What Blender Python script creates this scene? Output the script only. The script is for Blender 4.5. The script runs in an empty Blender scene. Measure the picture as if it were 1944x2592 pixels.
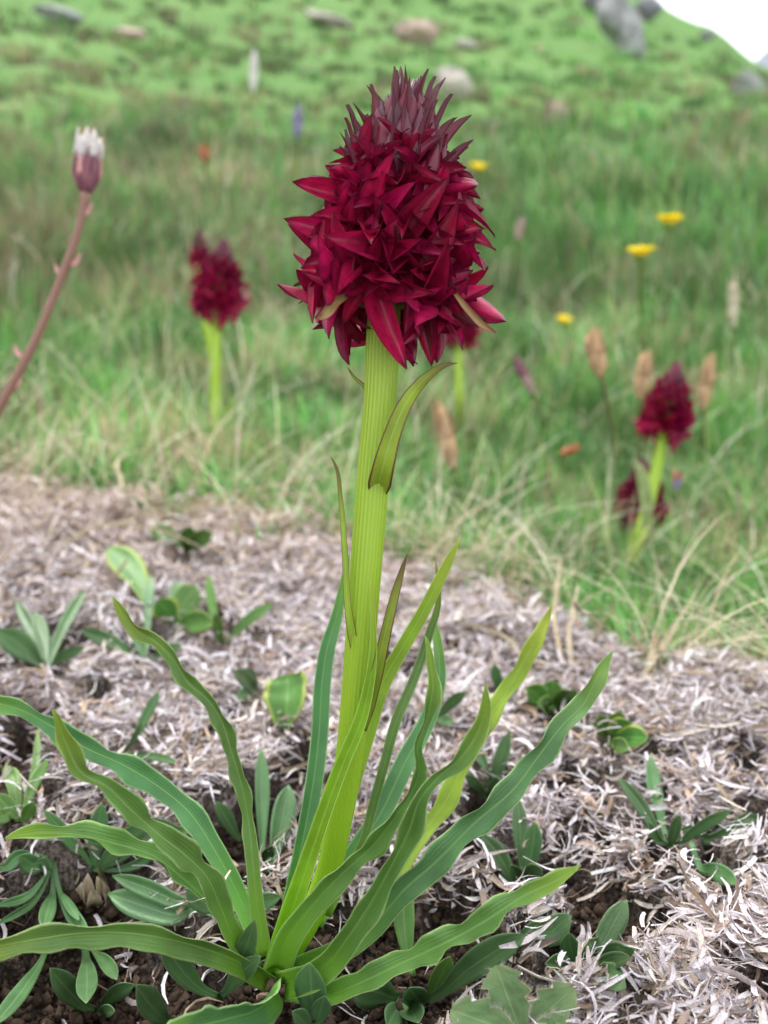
import bpy, math, random
import numpy as np
from mathutils import Vector, Matrix

random.seed(7)
rng = np.random.default_rng(11)
R = math.radians
scene = bpy.context.scene
COL = scene.collection

# ------------------------------------------------------------------ camera
PITCH = R(12.0)
CAMZ = 0.096
TANV = 18.0 / 38.0
cam_d = bpy.data.cameras.new('camera')
cam = bpy.data.objects.new('camera', cam_d)
COL.objects.link(cam)
cam.location = (0, 0, CAMZ)
cam.rotation_euler = (math.pi / 2 - PITCH, 0, 0)
cam_d.sensor_fit = 'VERTICAL'
cam_d.sensor_height = 36.0
cam_d.sensor_width = 27.0
cam_d.lens = 38.0
cam_d.clip_start = 0.005
cam_d.clip_end = 3000
cam_d.dof.use_dof = True
cam_d.dof.focus_distance = 0.149
cam_d.dof.aperture_fstop = 25.0
scene.camera = cam

# ------------------------------------------------------------------ world, sun, exposure
SUN_EL, SUN_AZ = R(58), R(-35)          # azimuth measured from +Y towards +X
world = bpy.data.worlds.new('World')
scene.world = world
world.use_nodes = True
wn, wl = world.node_tree.nodes, world.node_tree.links
wn.clear()
wo = wn.new('ShaderNodeOutputWorld')
bg = wn.new('ShaderNodeBackground')
sky = wn.new('ShaderNodeTexSky')
sky.sky_type = 'NISHITA'
sky.sun_disc = False
sky.sun_elevation = SUN_EL
sky.sun_rotation = SUN_AZ
sky.altitude = 2000
mixw = wn.new('ShaderNodeMix')
mixw.data_type = 'RGBA'
mixw.inputs[0].default_value = 0.86      # a closed bright cloud deck
mixw.inputs[7].default_value = (10.0, 10.2, 10.4, 1)
wl.new(sky.outputs[0], mixw.inputs[6])
wl.new(mixw.outputs[2], bg.inputs[0])
bg.inputs[1].default_value = 0.10
wl.new(bg.outputs[0], wo.inputs[0])

sun_d = bpy.data.lights.new('sun', 'SUN')
sun_d.energy = 1.5
sun_d.angle = R(22)
sun_d.color = (1.0, 0.96, 0.9)
sun = bpy.data.objects.new('sun', sun_d)
COL.objects.link(sun)
sd = Vector((math.sin(SUN_AZ) * math.cos(SUN_EL), math.cos(SUN_AZ) * math.cos(SUN_EL), math.sin(SUN_EL)))
sun.rotation_euler = (-sd).to_track_quat('-Z', 'Y').to_euler()

scene.view_settings.view_transform = 'Standard'
scene.view_settings.look = 'None'
scene.view_settings.gamma = 1
scene.view_settings.exposure = 1.3
scene.render.engine = 'CYCLES'
scene.cycles.use_denoising = True
scene.cycles.max_bounces = 6
scene.cycles.diffuse_bounces = 3
scene.cycles.transparent_max_bounces = 8

# ------------------------------------------------------------------ camera geometry helpers (photo pixels -> place)
FWD = np.array((0, math.cos(PITCH), -math.sin(PITCH)))
UPV = np.array((0, math.sin(PITCH), math.cos(PITCH)))
RGT = np.array((1.0, 0, 0))
CAM = np.array((0, 0, CAMZ))
def ray(px, py):
    return FWD + RGT * ((px - 972) / 1296 * TANV) + UPV * ((1296 - py) / 1296 * TANV)
def P(px, py, d):
    return CAM + ray(px, py) * d
def S(d):
    return TANV * d / 1296

# ------------------------------------------------------------------ noise
_perm = np.random.default_rng(3).random((256, 256))
def vnoise(x, y):
    xi, yi = np.floor(x).astype(int), np.floor(y).astype(int)
    xf, yf = x - xi, y - yi
    xf = xf * xf * (3 - 2 * xf); yf = yf * yf * (3 - 2 * yf)
    a = _perm[xi % 256, yi % 256]; b = _perm[(xi + 1) % 256, yi % 256]
    c = _perm[xi % 256, (yi + 1) % 256]; d = _perm[(xi + 1) % 256, (yi + 1) % 256]
    return (a * (1 - xf) + b * xf) * (1 - yf) + (c * (1 - xf) + d * xf) * yf
def fbm(x, y, o=4):
    s, a, t = 0, 0.5, 0
    for k in range(o):
        s = s + a * vnoise(x * 2 ** k + 17.3 * k, y * 2 ** k + 9.1 * k); t += a; a *= 0.5
    return s / t
def sstep(a, b, x):
    t = np.clip((x - a) / (b - a), 0, 1)
    return t * t * (3 - 2 * t)

# ------------------------------------------------------------------ terrain: heights at distances, for five directions
TR = np.array([0.02, 0.10, 0.2, 0.3, 0.45, 0.6, 0.9, 1.4, 2.2, 3.2, 5, 10, 25, 50, 75, 130, 260])
def row2z(row, r):
    return CAMZ + r * math.tan(-PITCH + math.atan((1296 - row) / 1296 * TANV))
def el2z(el, r):
    return CAMZ + r * math.tan(R(el))
TAZ = [-180, -60, -24, -4, 9, 15.6, 18.3, 21, 40, 100, 180]
colL = [0, 0, .003, .008, .012, .012] + [row2z(a, r) for a, r in ((985, .9), (770, 1.4), (560, 2.2), (430, 3.2), (340, 5), (215, 10), (40, 25))] + [el2z(17.5, 50), el2z(22, 75), el2z(20, 130), el2z(8, 260)]
colC = [0, 0, 0, 0, .002, .0] + [row2z(a, r) for a, r in ((985, .9), (800, 1.4), (620, 2.2), (470, 3.2), (395, 5), (290, 10), (130, 25))] + [el2z(14.5, 50), el2z(17, 75), el2z(15, 130), el2z(5, 260)]
colM = [0, 0, 0, -.003, -.028, -.035] + [row2z(a, r) for a, r in ((1060, .9), (870, 1.4), (650, 2.2), (450, 3.2), (395, 5), (310, 10), (180, 25))] + [el2z(13.6, 50), el2z(15.4, 75), el2z(12, 130), el2z(4, 260)]
colR = [0, 0, .0, -.008, -.045, -.055] + [row2z(a, r) for a, r in ((1110, .9), (905, 1.4), (670, 2.2), (450, 3.2), (400, 5), (330, 10), (225, 25))] + [el2z(11.4, 50), el2z(12.0, 75), el2z(9, 130), el2z(2, 260)]
colR2 = [0, 0, .0, -.010, -.048, -.06] + [row2z(a, r) for a, r in ((1120, .9), (915, 1.4), (680, 2.2), (460, 3.2), (410, 5), (345, 10), (250, 25))] + [el2z(9.7, 50), el2z(9.9, 75), el2z(8, 130), el2z(1, 260)]
colR3 = [0, 0, .0, -.012, -.05, -.06] + [row2z(a, r) for a, r in ((1120, .9), (920, 1.4), (690, 2.2), (470, 3.2), (415, 5), (360, 10), (275, 25))] + [el2z(9.4, 50), el2z(9.2, 75), el2z(7, 130), el2z(0, 260)]
colR4 = [0, 0, 0, -.02, -.07, -.09, -.08, -.06, 0, .1, .2, .4, .8, 2, 3, 2, -5]
colB = [0, 0, 0, 0, 0, 0, 0, 0, -.05, -.1, -.2, -.4, -1, -2, -3, -4, -5]
colL2 = [0, 0, .01, .03, .06, .09, .15, .28, .5, .85, 1.5, 3.3, 9, 19, 30, 45, 40]
TZ = np.array([colB, colL2, colL, colC, colM, colR, colR2, colR3, colR4, colB, colB])
_lr = np.linspace(math.log(0.02), math.log(260), 900)
_fine = np.array([np.interp(_lr, np.log(TR), (c - CAMZ) / TR) * np.exp(_lr) + CAMZ for c in TZ])
_k = np.hanning(41); _k /= _k.sum()
_fine = np.array([np.convolve(np.pad(c / np.exp(_lr), 20, mode='edge'), _k, 'valid') * np.exp(_lr) for c in _fine - CAMZ]) + CAMZ
_TAZ = np.array(TAZ, float)
def terrain_base(x, y):
    r = np.maximum(np.hypot(x, y), 0.021)
    az = np.degrees(np.arctan2(x, y))
    j = np.clip(np.searchsorted(_TAZ, az) - 1, 0, len(TAZ) - 2)
    f = (az - _TAZ[j]) / (_TAZ[j + 1] - _TAZ[j]); f = f * f * (3 - 2 * f) * .5 + f * .5
    q = np.clip((np.log(r) - _lr[0]) / (_lr[1] - _lr[0]), 0, 898.99)
    i = q.astype(int); g = q - i
    za = _fine[j, i] * (1 - g) + _fine[j, i + 1] * g
    zb = _fine[j + 1, i] * (1 - g) + _fine[j + 1, i + 1] * g
    return za * (1 - f) + zb * f

# mat of dead leaves: where it lies, and where bare soil shows
def _gp(px, py, z=0.0):
    d = ray(px, py)
    t = (z - CAMZ) / d[2]
    return CAM[:2] + d[:2] * t
HOLES = []      # (x, y, radius) from places in the photo
for px, py, rpx in ((700, 2440, 230), (350, 2500, 260), (150, 2330, 240), (520, 2560, 240), (60, 1880, 120), (700, 2060, 150), (640, 2180, 150), (1020, 2330, 170),
                    (1150, 2280, 150), (1450, 2235, 150), (1560, 2270, 150), (1640, 2330, 110), (1240, 2430, 170), (1040, 2520, 200), (900, 2560, 200), (1160, 2130, 100), (1270, 2180, 90),
                    (1900, 2540, 90), (1330, 2500, 120), (760, 1950, 90), (560, 2120, 130), (820, 2380, 170), (1880, 1960, 50), (1440, 1990, 60), (10, 2000, 130), (300, 2280, 150), (1465, 2440, 150), (1560, 2400, 110), (1325, 2230, 110), (1690, 2165, 80), (120, 1690, 80), (370, 1680, 50), (1240, 2020, 90), (1395, 1800, 50), (440, 1575, 60), (0, 2560, 200), (180, 2560, 200), (930, 2420, 160), (560, 1900, 60), (1020, 1850, 60), (1800, 2250, 70), (250, 1780, 60), (720, 2540, 300), (600, 2600, 260), (860, 2600, 260), (1000, 2600, 200)):
    g = _gp(px, py); dd = math.hypot(g[0], g[1])
    HOLES.append((g[0], g[1], rpx * S(dd) * 0.95))
def mat_mask(x, y):
    n = fbm(x * 60 + 5, y * 60 + 3, 3) - .5
    n2 = fbm(x * 190 + 9, y * 190, 3) - .5
    edge = (x * 0.9 + y * 0.95) - 0.335            # beyond this line the meadow starts
    edge = np.where(x < -0.02, y - (0.37 - x * 0.45), np.maximum(edge, y - 0.40)) + n * 0.16
    m = 1 - sstep(-0.015, 0.045, edge)
    h = np.zeros_like(x)
    for hx, hy, hr in HOLES:
        dd = np.hypot((x - hx), (y - hy) * 0.62) / hr
        h = np.maximum(h, 1 - sstep(.62, 1.08, dd + n * 0.9 + n2 * 1.1))
    h = np.maximum(h, sstep(.15, .21, n2 * .75 + n * .6) * .95)      # small gaps in the mat
    return m * (1 - h), m, h
_rb = P(705, 2475, .1575)      # the orchid stands on a low hump of soil
HUMP = 0.0
def terrain(x, y, rough=True):
    x = np.asarray(x, float); y = np.asarray(y, float)
    z = terrain_base(x, y)
    r = np.hypot(x, y)
    near = 1 - sstep(.5, .9, r)
    mm, m, h = mat_mask(x, y)
    z = z + near * (mm * .0045 - h * m * .0035 + (fbm(x * 28, y * 28, 3) - .5) * .016 + (fbm(x * 220, y * 220, 3) - .5) * .0032)
    z = z + HUMP * np.exp(-((x - _rb[0])**2 + (y - _rb[1])**2) / .020**2)
    far = sstep(.45, 1.0, r)
    lx, ly = x / (r + 1e-6) * 9, np.log(r + 1e-3) * 7
    z = z + far * r * ((fbm(lx * 1.2 + 4, ly * .6, 4) - .5) * np.interp(r, [.5, 1, 4, 14, 30], [.04, .085, .085, .03, .008]))
    return z
HUMP = float(_rb[2] - terrain(_rb[0:1], _rb[1:2])[0])
def gdepth(px, py):
    d = ray(px, py)
    ts = np.exp(np.linspace(math.log(.06), math.log(200), 1500))
    p = CAM[None] + d[None] * ts[:, None]
    below = p[:, 2] < terrain(p[:, 0], p[:, 1])
    i = int(np.argmax(below)) if below.any() else len(ts) - 1
    return float(ts[i])
def gat(px, py):
    return P(px, py, gdepth(px, py))
def drop(p, dz=0.0):
    return np.array((p[0], p[1], float(terrain(np.array([p[0]]), np.array([p[1]]))[0]) + dz))

# ------------------------------------------------------------------ material helpers
MATS = {}
class NT:
    def __init__(s, name):
        s.m = bpy.data.materials.new(name); s.m.use_nodes = True
        s.n, s.l = s.m.node_tree.nodes, s.m.node_tree.links
        s.n.clear(); s.out = s.n.new('ShaderNodeOutputMaterial'); MATS[name] = s.m
    def val(s, sock, v):
        if isinstance(v, bpy.types.NodeSocket): s.l.new(v, sock)
        elif isinstance(v, (tuple, list)) and len(v) == 3 and len(sock.default_value) == 4: sock.default_value = (*v, 1)
        else: sock.default_value = v
    def math(s, op, a, b=0.0, c=0.0, clamp=False):
        n = s.n.new('ShaderNodeMath'); n.operation = op; n.use_clamp = clamp
        s.val(n.inputs[0], a); s.val(n.inputs[1], b); s.val(n.inputs[2], c); return n.outputs[0]
    def mix(s, f, a, b, mode='MIX'):
        n = s.n.new('ShaderNodeMix'); n.data_type = 'RGBA'; n.blend_type = mode
        s.val(n.inputs[0], f); s.val(n.inputs[6], a); s.val(n.inputs[7], b); return n.outputs[2]
    def ss(s, x, a, b):
        n = s.n.new('ShaderNodeMapRange'); n.interpolation_type = 'SMOOTHSTEP'
        s.val(n.inputs[0], x); n.inputs[1].default_value = a; n.inputs[2].default_value = b; return n.outputs[0]
    def noise(s, scale, detail=3, rough=.55, vec=None, dist=0.0):
        n = s.n.new('ShaderNodeTexNoise'); n.inputs['Scale'].default_value = scale; n.inputs['Detail'].default_value = detail
        n.inputs['Roughness'].default_value = rough; n.inputs['Distortion'].default_value = dist
        if vec is not None: s.l.new(vec, n.inputs['Vector'])
        return n.outputs['Fac']
    def pos(s):
        return s.n.new('ShaderNodeNewGeometry').outputs['Position']
    def tc(s, k):
        return s.n.new('ShaderNodeTexCoord').outputs[k]
    def scalev(s, v, sc):
        n = s.n.new('ShaderNodeMapping'); s.l.new(v, n.inputs[0]); n.inputs[3].default_value = sc; return n.outputs[0]
    def uv(s):
        n = s.n.new('ShaderNodeSeparateXYZ'); s.l.new(s.tc('UV'), n.inputs[0]); return n.outputs[0], n.outputs[1]
    def attr(s, name):
        n = s.n.new('ShaderNodeAttribute'); n.attribute_name = name; return n
    def bump(s, h, strength, dist):
        n = s.n.new('ShaderNodeBump'); n.inputs['Strength'].default_value = strength; n.inputs['Distance'].default_value = dist
        s.l.new(h, n.inputs['Height']); return n.outputs[0]
    def bsdf(s, col, rough=.5, spec=.4, normal=None, transl=0.0, tcol=None, sheen=0.0):
        b = s.n.new('ShaderNodeBsdfPrincipled')
        s.val(b.inputs['Base Color'], col); s.val(b.inputs['Roughness'], rough); b.inputs['Specular IOR Level'].default_value = spec
        if sheen: b.inputs['Sheen Weight'].default_value = sheen
        if normal is not None: s.l.new(normal, b.inputs['Normal'])
        if transl:
            t = s.n.new('ShaderNodeBsdfTranslucent'); s.val(t.inputs[0], tcol if tcol is not None else col)
            if normal is not None: s.l.new(normal, t.inputs['Normal'])
            mx = s.n.new('ShaderNodeMixShader'); mx.inputs[0].default_value = transl
            s.l.new(b.outputs[0], mx.inputs[1]); s.l.new(t.outputs[0], mx.inputs[2]); s.l.new(mx.outputs[0], s.out.inputs[0])
        else:
            s.l.new(b.outputs[0], s.out.inputs[0])
        return s.m

def leaf_mat(name, base, rim, mid, tip, transl=.3, rough=.42, rimw=.84, veins=9, dark=None, spec=.4, tipstart=.75, basecol=None, midw=.1):
    t = NT(name); u, v = t.uv()
    a = t.math('ABSOLUTE', t.math('SUBTRACT', t.math('MULTIPLY', u, 2.0), 1.0))
    pn = t.noise(900, 3, vec=t.pos())
    big = t.noise(160, 2, vec=t.pos())
    col = t.mix(t.ss(big, .3, .7), base, dark or tuple(c * .72 for c in base))
    vein = t.math('SINE', t.math('MULTIPLY', u, veins * 6.283))
    col = t.mix(t.math('MULTIPLY', t.ss(vein, .2, 1.0), .2), col, tuple(c * .7 for c in base))
    col = t.mix(t.math('MULTIPLY', t.ss(a, midw, 0.0), .8), col, mid)
    if basecol: col = t.mix(t.ss(v, .35, .0), col, basecol)
    col = t.mix(t.math('MULTIPLY', t.ss(v, tipstart, 1.0), .8), col, tip)
    col = t.mix(t.math('MULTIPLY', t.ss(t.math('ADD', a, t.math('MULTIPLY', t.math('SUBTRACT', pn, .5), .12)), rimw, min(.99, rimw + .14)), .85), col, rim)
    ob = t.n.new('ShaderNodeObjectInfo').outputs['Random']
    hs = t.n.new('ShaderNodeHueSaturation'); t.l.new(col, hs.inputs['Color'])
    t.l.new(t.math('MULTIPLY_ADD', ob, .3, .85), hs.inputs['Value']); t.l.new(t.math('MULTIPLY_ADD', ob, .02, .49), hs.inputs['Hue'])
    hgt = t.math('ADD', t.math('MULTIPLY', vein, .25), t.noise(2600, 2, vec=t.pos()))
    nrm = t.bump(hgt, .35, .0002)
    return t.bsdf(hs.outputs[0], rough, spec, nrm, transl)

leaf_mat('orchid_leaf', (.135, .285, .06), (.36, .50, .19), (.22, .40, .09), (.26, .38, .04), .26, basecol=(.20, .44, .035))
leaf_mat('orchid_leaf_cool', (.095, .255, .08), (.36, .52, .22), (.20, .40, .10), (.22, .40, .06), .26, basecol=(.17, .42, .045))
leaf_mat('orchid_leaf_bright', (.30, .48, .035), (.48, .62, .16), (.36, .54, .06), (.38, .45, .04), .35, basecol=(.30, .56, .02))
leaf_mat('bract', (.36, .50, .05), (.16, .03, .03), (.42, .55, .10), (.14, .03, .035), .35, rimw=.76, tipstart=.62)
leaf_mat('rosette_leaf', (.105, .225, .08), (.16, .28, .13), (.17, .31, .12), (.13, .24, .09), .22, veins=3, rough=.38, spec=.45)
leaf_mat('rosette_leaf_light', (.13, .27, .06), (.28, .40, .10), (.20, .34, .09), (.16, .30, .06), .3, veins=3)
leaf_mat('heart_leaf', (.12, .30, .06), (.42, .48, .10), (.18, .36, .08), (.16, .32, .07), .3, veins=4, rimw=.72, tipstart=.9)
leaf_mat('hairy_leaf', (.15, .25, .10), (.30, .26, .16), (.22, .32, .15), (.20, .27, .12), .25, veins=5, rough=.6, spec=.25, rimw=.9, midw=.05)
leaf_mat('dry_blade', (.52, .43, .28), (.60, .52, .38), (.55, .46, .30), (.58, .50, .36), .2, rough=.6, spec=.25)
leaf_mat('dark_dry_blade', (.16, .13, .07), (.22, .17, .09), (.20, .16, .08), (.2, .15, .08), .1, rough=.6, spec=.25)
leaf_mat('pale_green_blade', (.36, .46, .17), (.5, .58, .3), (.4, .5, .2), (.5, .5, .25), .3)

def stem_mat(name, c1, c2, stripes, low=None):
    t = NT(name); u, v = t.uv()
    w = t.math('SINE', t.math('MULTIPLY', u, stripes * 6.283))
    n = t.noise(400, 3, vec=t.scalev(t.pos(), (1, 1, .12)))
    fade = t.math('MULTIPLY', t.ss(v, .25, .95), .75) if low else .6
    col = t.mix(t.math('MULTIPLY', t.ss(t.math('ADD', w, t.math('MULTIPLY', t.math('SUBTRACT', n, .5), 1.2)), -.1, .9), fade), c1, c2)
    if low: col = t.mix(t.ss(v, .45, .0), col, low)
    col = t.mix(t.math('MULTIPLY', t.ss(n, .35, .75), .25), col, tuple(c * .8 for c in c1))
    return t.bsdf(col, .4, .4, t.bump(w, .25, .0002), .22)
stem_mat('orchid_stem', (.29, .46, .024), (.46, .58, .10), 24, (.26, .52, .012))
stem_mat('far_orchid_stem', (.34, .52, .04), (.42, .58, .07), 8)
stem_mat('thin_stem', (.24, .36, .08), (.32, .42, .12), 5)
stem_mat('reddish_stem', (.26, .13, .10), (.34, .22, .15), 5)
stem_mat('brown_stem', (.32, .24, .14), (.40, .30, .20), 5)

def petal_mat(name, edge, transl):
    t = NT(name); u, v = t.uv()
    a = t.math('ABSOLUTE', t.math('SUBTRACT', t.math('MULTIPLY', u, 2.0), 1.0))
    oi = t.n.new('ShaderNodeObjectInfo')
    n = t.noise(700, 4, vec=t.pos())
    col = t.mix(t.math('MULTIPLY', t.ss(n, .35, .7), .45), oi.outputs['Color'], (.07, .002, .012))
    st = t.math('SINE', t.math('MULTIPLY', u, 7 * 6.283))
    col = t.mix(t.math('MULTIPLY', t.ss(st, .0, 1.0), .12), col, (.08, .001, .014))
    col = t.mix(t.math('MULTIPLY', t.ss(v, .78, 1.0), .75), col, edge)
    col = t.mix(t.math('MULTIPLY', t.ss(a, .78, 1.0), .7), col, edge)
    return t.bsdf(col, .4, .4, t.bump(t.math('ADD', t.math('MULTIPLY', st, .35), t.noise(1800, 2, vec=t.pos())), .2, .0001), transl, col)
petal_mat('orchid_petal', (.085, .004, .022), .20)
petal_mat('orchid_bud', (.028, .006, .012), .12)
leaf_mat('floret_bract', (.15, .012, .032), (.06, .006, .014), (.19, .03, .045), (.06, .008, .015), .15, tipstart=.5)
leaf_mat('tan_tepal', (.42, .30, .11), (.30, .03, .05), (.46, .36, .16), (.26, .04, .04), .25, rimw=.7, tipstart=.75)
def plain(name, col, rough=.6, var=.35, scale=300, spec=.3, transl=0.0, stretch=(1, 1, 1), bump=.3, bd=.0005):
    t = NT(name)
    n = t.noise(scale, 4, vec=t.scalev(t.pos(), stretch))
    c = t.mix(t.ss(n, .3, .72), tuple(x * (1 - var) for x in col), tuple(min(1, x * (1 + var * .6)) for x in col))
    return t.bsdf(c, rough, spec, t.bump(n, bump, bd), transl)
plain('ovary', (.10, .13, .02)); plain('core', (.12, .11, .02))
plain('yellow_petal', (.88, .70, .01), .5, .1, transl=.3); plain('yellow_disc', (.80, .52, .01), .7, .4, 1500)
plain('dried_flower', (.54, .35, .20), .7, .4, 350, transl=.25, stretch=(1, 1, .2)); plain('dried_pale', (.55, .50, .36), .7, .3, transl=.2)
plain('white_fluff', (.78, .74, .72), .8, .15, 900, transl=.3); plain('rust_tips', (.45, .20, .08), .8, .3)
plain('purple_bract', (.20, .075, .10), .55, .4, 500, stretch=(1, 1, .2)); plain('pinkish', (.52, .26, .25), .6, .3)
plain('violet_petal', (.20, .17, .30), .6, .3); plain('orange_bud', (.35, .13, .05), .6, .4)
plain('pale_hair', (.42, .40, .34), .7, .2, transl=.3)
plain('pinkish_brown', (.30, .20, .18), .6, .3)
def rock_mat(name, c, lich, sc):
    t = NT(name)
    p = t.tc('Object')
    n = t.noise(2.2 * sc, 6, .65, p); n2 = t.noise(9 * sc, 5, .6, p)
    col = t.mix(t.ss(n, .35, .65), tuple(x * .5 for x in c), c)
    col = t.mix(t.math('MULTIPLY', t.ss(n2, .52, .66), .6), col, lich)
    return t.bsdf(col, .85, .2, t.bump(n2, .8, .08))
rock_mat('pale_rock', (.50, .44, .40), (.56, .54, .48), 1); rock_mat('pink_rock', (.46, .33, .28), (.50, .42, .38), 1)
rock_mat('grey_rock', (.32, .32, .33), (.42, .42, .40), 1); rock_mat('dark_rock', (.20, .20, .22), (.34, .34, .33), 1)

# litter, grass: colour of each piece comes with the piece
t = NT('litter')
at = t.attr('tint'); n = t.noise(1500, 3, vec=t.pos()); n2 = t.noise(5200, 2, vec=t.pos())
c = t.mix(t.math('MULTIPLY', t.ss(n, .45, .75), .5), at.outputs['Color'], (.20, .15, .12))
c = t.mix(t.math('MULTIPLY', t.ss(n2, .58, .66), .55), c, (.06, .045, .04))
t.bsdf(c, .7, .25, t.bump(n, .5, .0003), .12)
t = NT('grass')
at = t.attr('tint')
t.bsdf(at.outputs['Color'], .45, .35, None, .27)
t = NT('crumb'); n = t.noise(900, 3, vec=t.pos())
t.bsdf(t.mix(n, (.020, .013, .009), (.085, .055, .038)), .9, .2, t.bump(n, .8, .0006))

t = NT('ground')       # soil / mat bed / meadow floor by the zone stored with the sheet
z = t.attr('zone'); sp = t.n.new('ShaderNodeSeparateColor'); t.l.new(z.outputs['Color'], sp.inputs[0])
p = t.pos(); n1 = t.noise(350, 5, .65, p); n2 = t.noise(1400, 4, .6, p); n3 = t.noise(9, 5, .6, p); n4 = t.noise(1.1, 5, .6, p)
soil = t.mix(t.ss(n1, .35, .7), (.016, .011, .008), (.075, .050, .036))
soil = t.mix(t.math('MULTIPLY', t.ss(n2, .60, .68), .6), soil, (.22, .17, .14))
bed = t.mix(t.ss(n2, .35, .65), (.07, .05, .042), (.30, .25, .22))
mead = t.mix(t.ss(n3, .35, .65), (.035, .065, .015), (.09, .12, .035))
col = t.mix(sp.outputs[0], soil, bed); col = t.mix(sp.outputs[1], col, mead)
t.bsdf(col, .92, .15, t.bump(t.math('ADD', n1, n2), .9, .0025))
t = NT('hill')
p = t.pos(); n1 = t.noise(.35, 6, .6, p); n2 = t.noise(2.2, 5, .65, p); n3 = t.noise(.9, 5, .6, p, .4); n5 = t.noise(9, 4, .6, p)
col = t.mix(t.ss(n1, .3, .7), (.066, .165, .03), (.11, .21, .05))
col = t.mix(t.math('MULTIPLY', t.ss(n2, .45, .72), .45), col, (.055, .125, .025))
col = t.mix(t.math('MULTIPLY', t.ss(n3, .58, .72), .7), col, (.19, .19, .085))
col = t.mix(t.math('MULTIPLY', t.ss(n5, .40, .75), .3), col, (.13, .21, .065))
z = t.attr('zone'); sp = t.n.new('ShaderNodeSeparateColor'); t.l.new(z.outputs['Color'], sp.inputs[0])
col = t.mix(t.math('MULTIPLY', sp.outputs[2], t.ss(n2, .3, .6)), col, (.28, .28, .27))
t.bsdf(col, .9, .15, t.bump(n2, .4, .1))
t = NT('mountain'); p = t.pos(); n = t.noise(.02, 8, .65, p)
t.bsdf(t.mix(t.ss(n, .35, .65), (.17, .20, .24), (.30, .33, .37)), .9, .1, t.bump(n, 1, 20))

# ------------------------------------------------------------------ object helpers
WORLD = {}
def link(name, data, M=None, parent=None, mat=None):
    o = bpy.data.objects.new(name, data); COL.objects.link(o)
    M = M or Matrix.Identity(4)
    WORLD[o.name] = M
    if parent is not None:
        o.parent = parent; o.matrix_basis = WORLD[parent.name].inverted() @ M
    else:
        o.matrix_basis = M
    if mat and data is not None and not data.materials: data.materials.append(MATS[mat])
    return o
def tag(o, label=None, cat=None, group=None, kind=None):
    if label: o['label'] = label
    if cat: o['category'] = cat
    if group: o['group'] = group
    if kind: o['kind'] = kind
    return o
def thing(name, p, label, cat, group=None):
    return tag(link(name, None, Matrix.Translation(Vector(p))), label, cat, group)
def mesh(name, v, f, uv=None, smooth=True):
    m = bpy.data.meshes.new(name)
    v = np.asarray(v, float)
    m.from_pydata(v.tolist(), [], f)
    if uv is not None:
        li = np.empty(len(m.loops), int); m.loops.foreach_get('vertex_index', li)
        l = m.uv_layers.new(name='UVMap'); l.data.foreach_set('uv', np.asarray(uv, np.float32)[li].ravel())
    if smooth: m.polygons.foreach_set('use_smooth', np.ones(len(m.polygons), bool))
    m.update()
    return m
def fast_mesh(name, v, tris, col=None, smooth=False):
    m = bpy.data.meshes.new(name); n = len(tris); k = tris.shape[1]
    m.vertices.add(len(v)); m.vertices.foreach_set('co', np.ascontiguousarray(v, np.float32).ravel())
    m.loops.add(n * k); m.loops.foreach_set('vertex_index', np.ascontiguousarray(tris, np.int32).ravel())
    m.polygons.add(n); m.polygons.foreach_set('loop_start', np.arange(n, dtype=np.int32) * k)
    if smooth: m.polygons.foreach_set('use_smooth', np.ones(n, bool))
    if col is not None:
        a = m.attributes.new('tint', 'FLOAT_COLOR', 'POINT')
        a.data.foreach_set('color', np.ascontiguousarray(np.c_[col, np.ones(len(col))], np.float32).ravel())
    m.update(calc_edges=True)
    return m
def catmull(P_, n):
    P_ = np.asarray(P_, float)
    d = np.r_[0, np.cumsum(np.maximum(np.linalg.norm(np.diff(P_[:, :3], axis=0), axis=1), 1e-9))]
    s = np.linspace(0, d[-1], n); out = np.empty((n, P_.shape[1]))
    for c in range(P_.shape[1]):
        m = np.gradient(P_[:, c], d) if len(d) > 2 else np.full(len(d), (P_[-1, c] - P_[0, c]) / d[-1])
        i = np.clip(np.searchsorted(d, s, 'right') - 1, 0, len(d) - 2)
        h = d[i + 1] - d[i]; t_ = (s - d[i]) / h
        out[:, c] = (2 * t_**3 - 3 * t_**2 + 1) * P_[i, c] + (t_**3 - 2 * t_**2 + t_) * h * m[i] + (-2 * t_**3 + 3 * t_**2) * P_[i + 1, c] + (t_**3 - t_**2) * h * m[i + 1]
    return out, s / d[-1]
def norm(a):
    return a / np.maximum(np.linalg.norm(a, axis=-1, keepdims=True), 1e-12)
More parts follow.
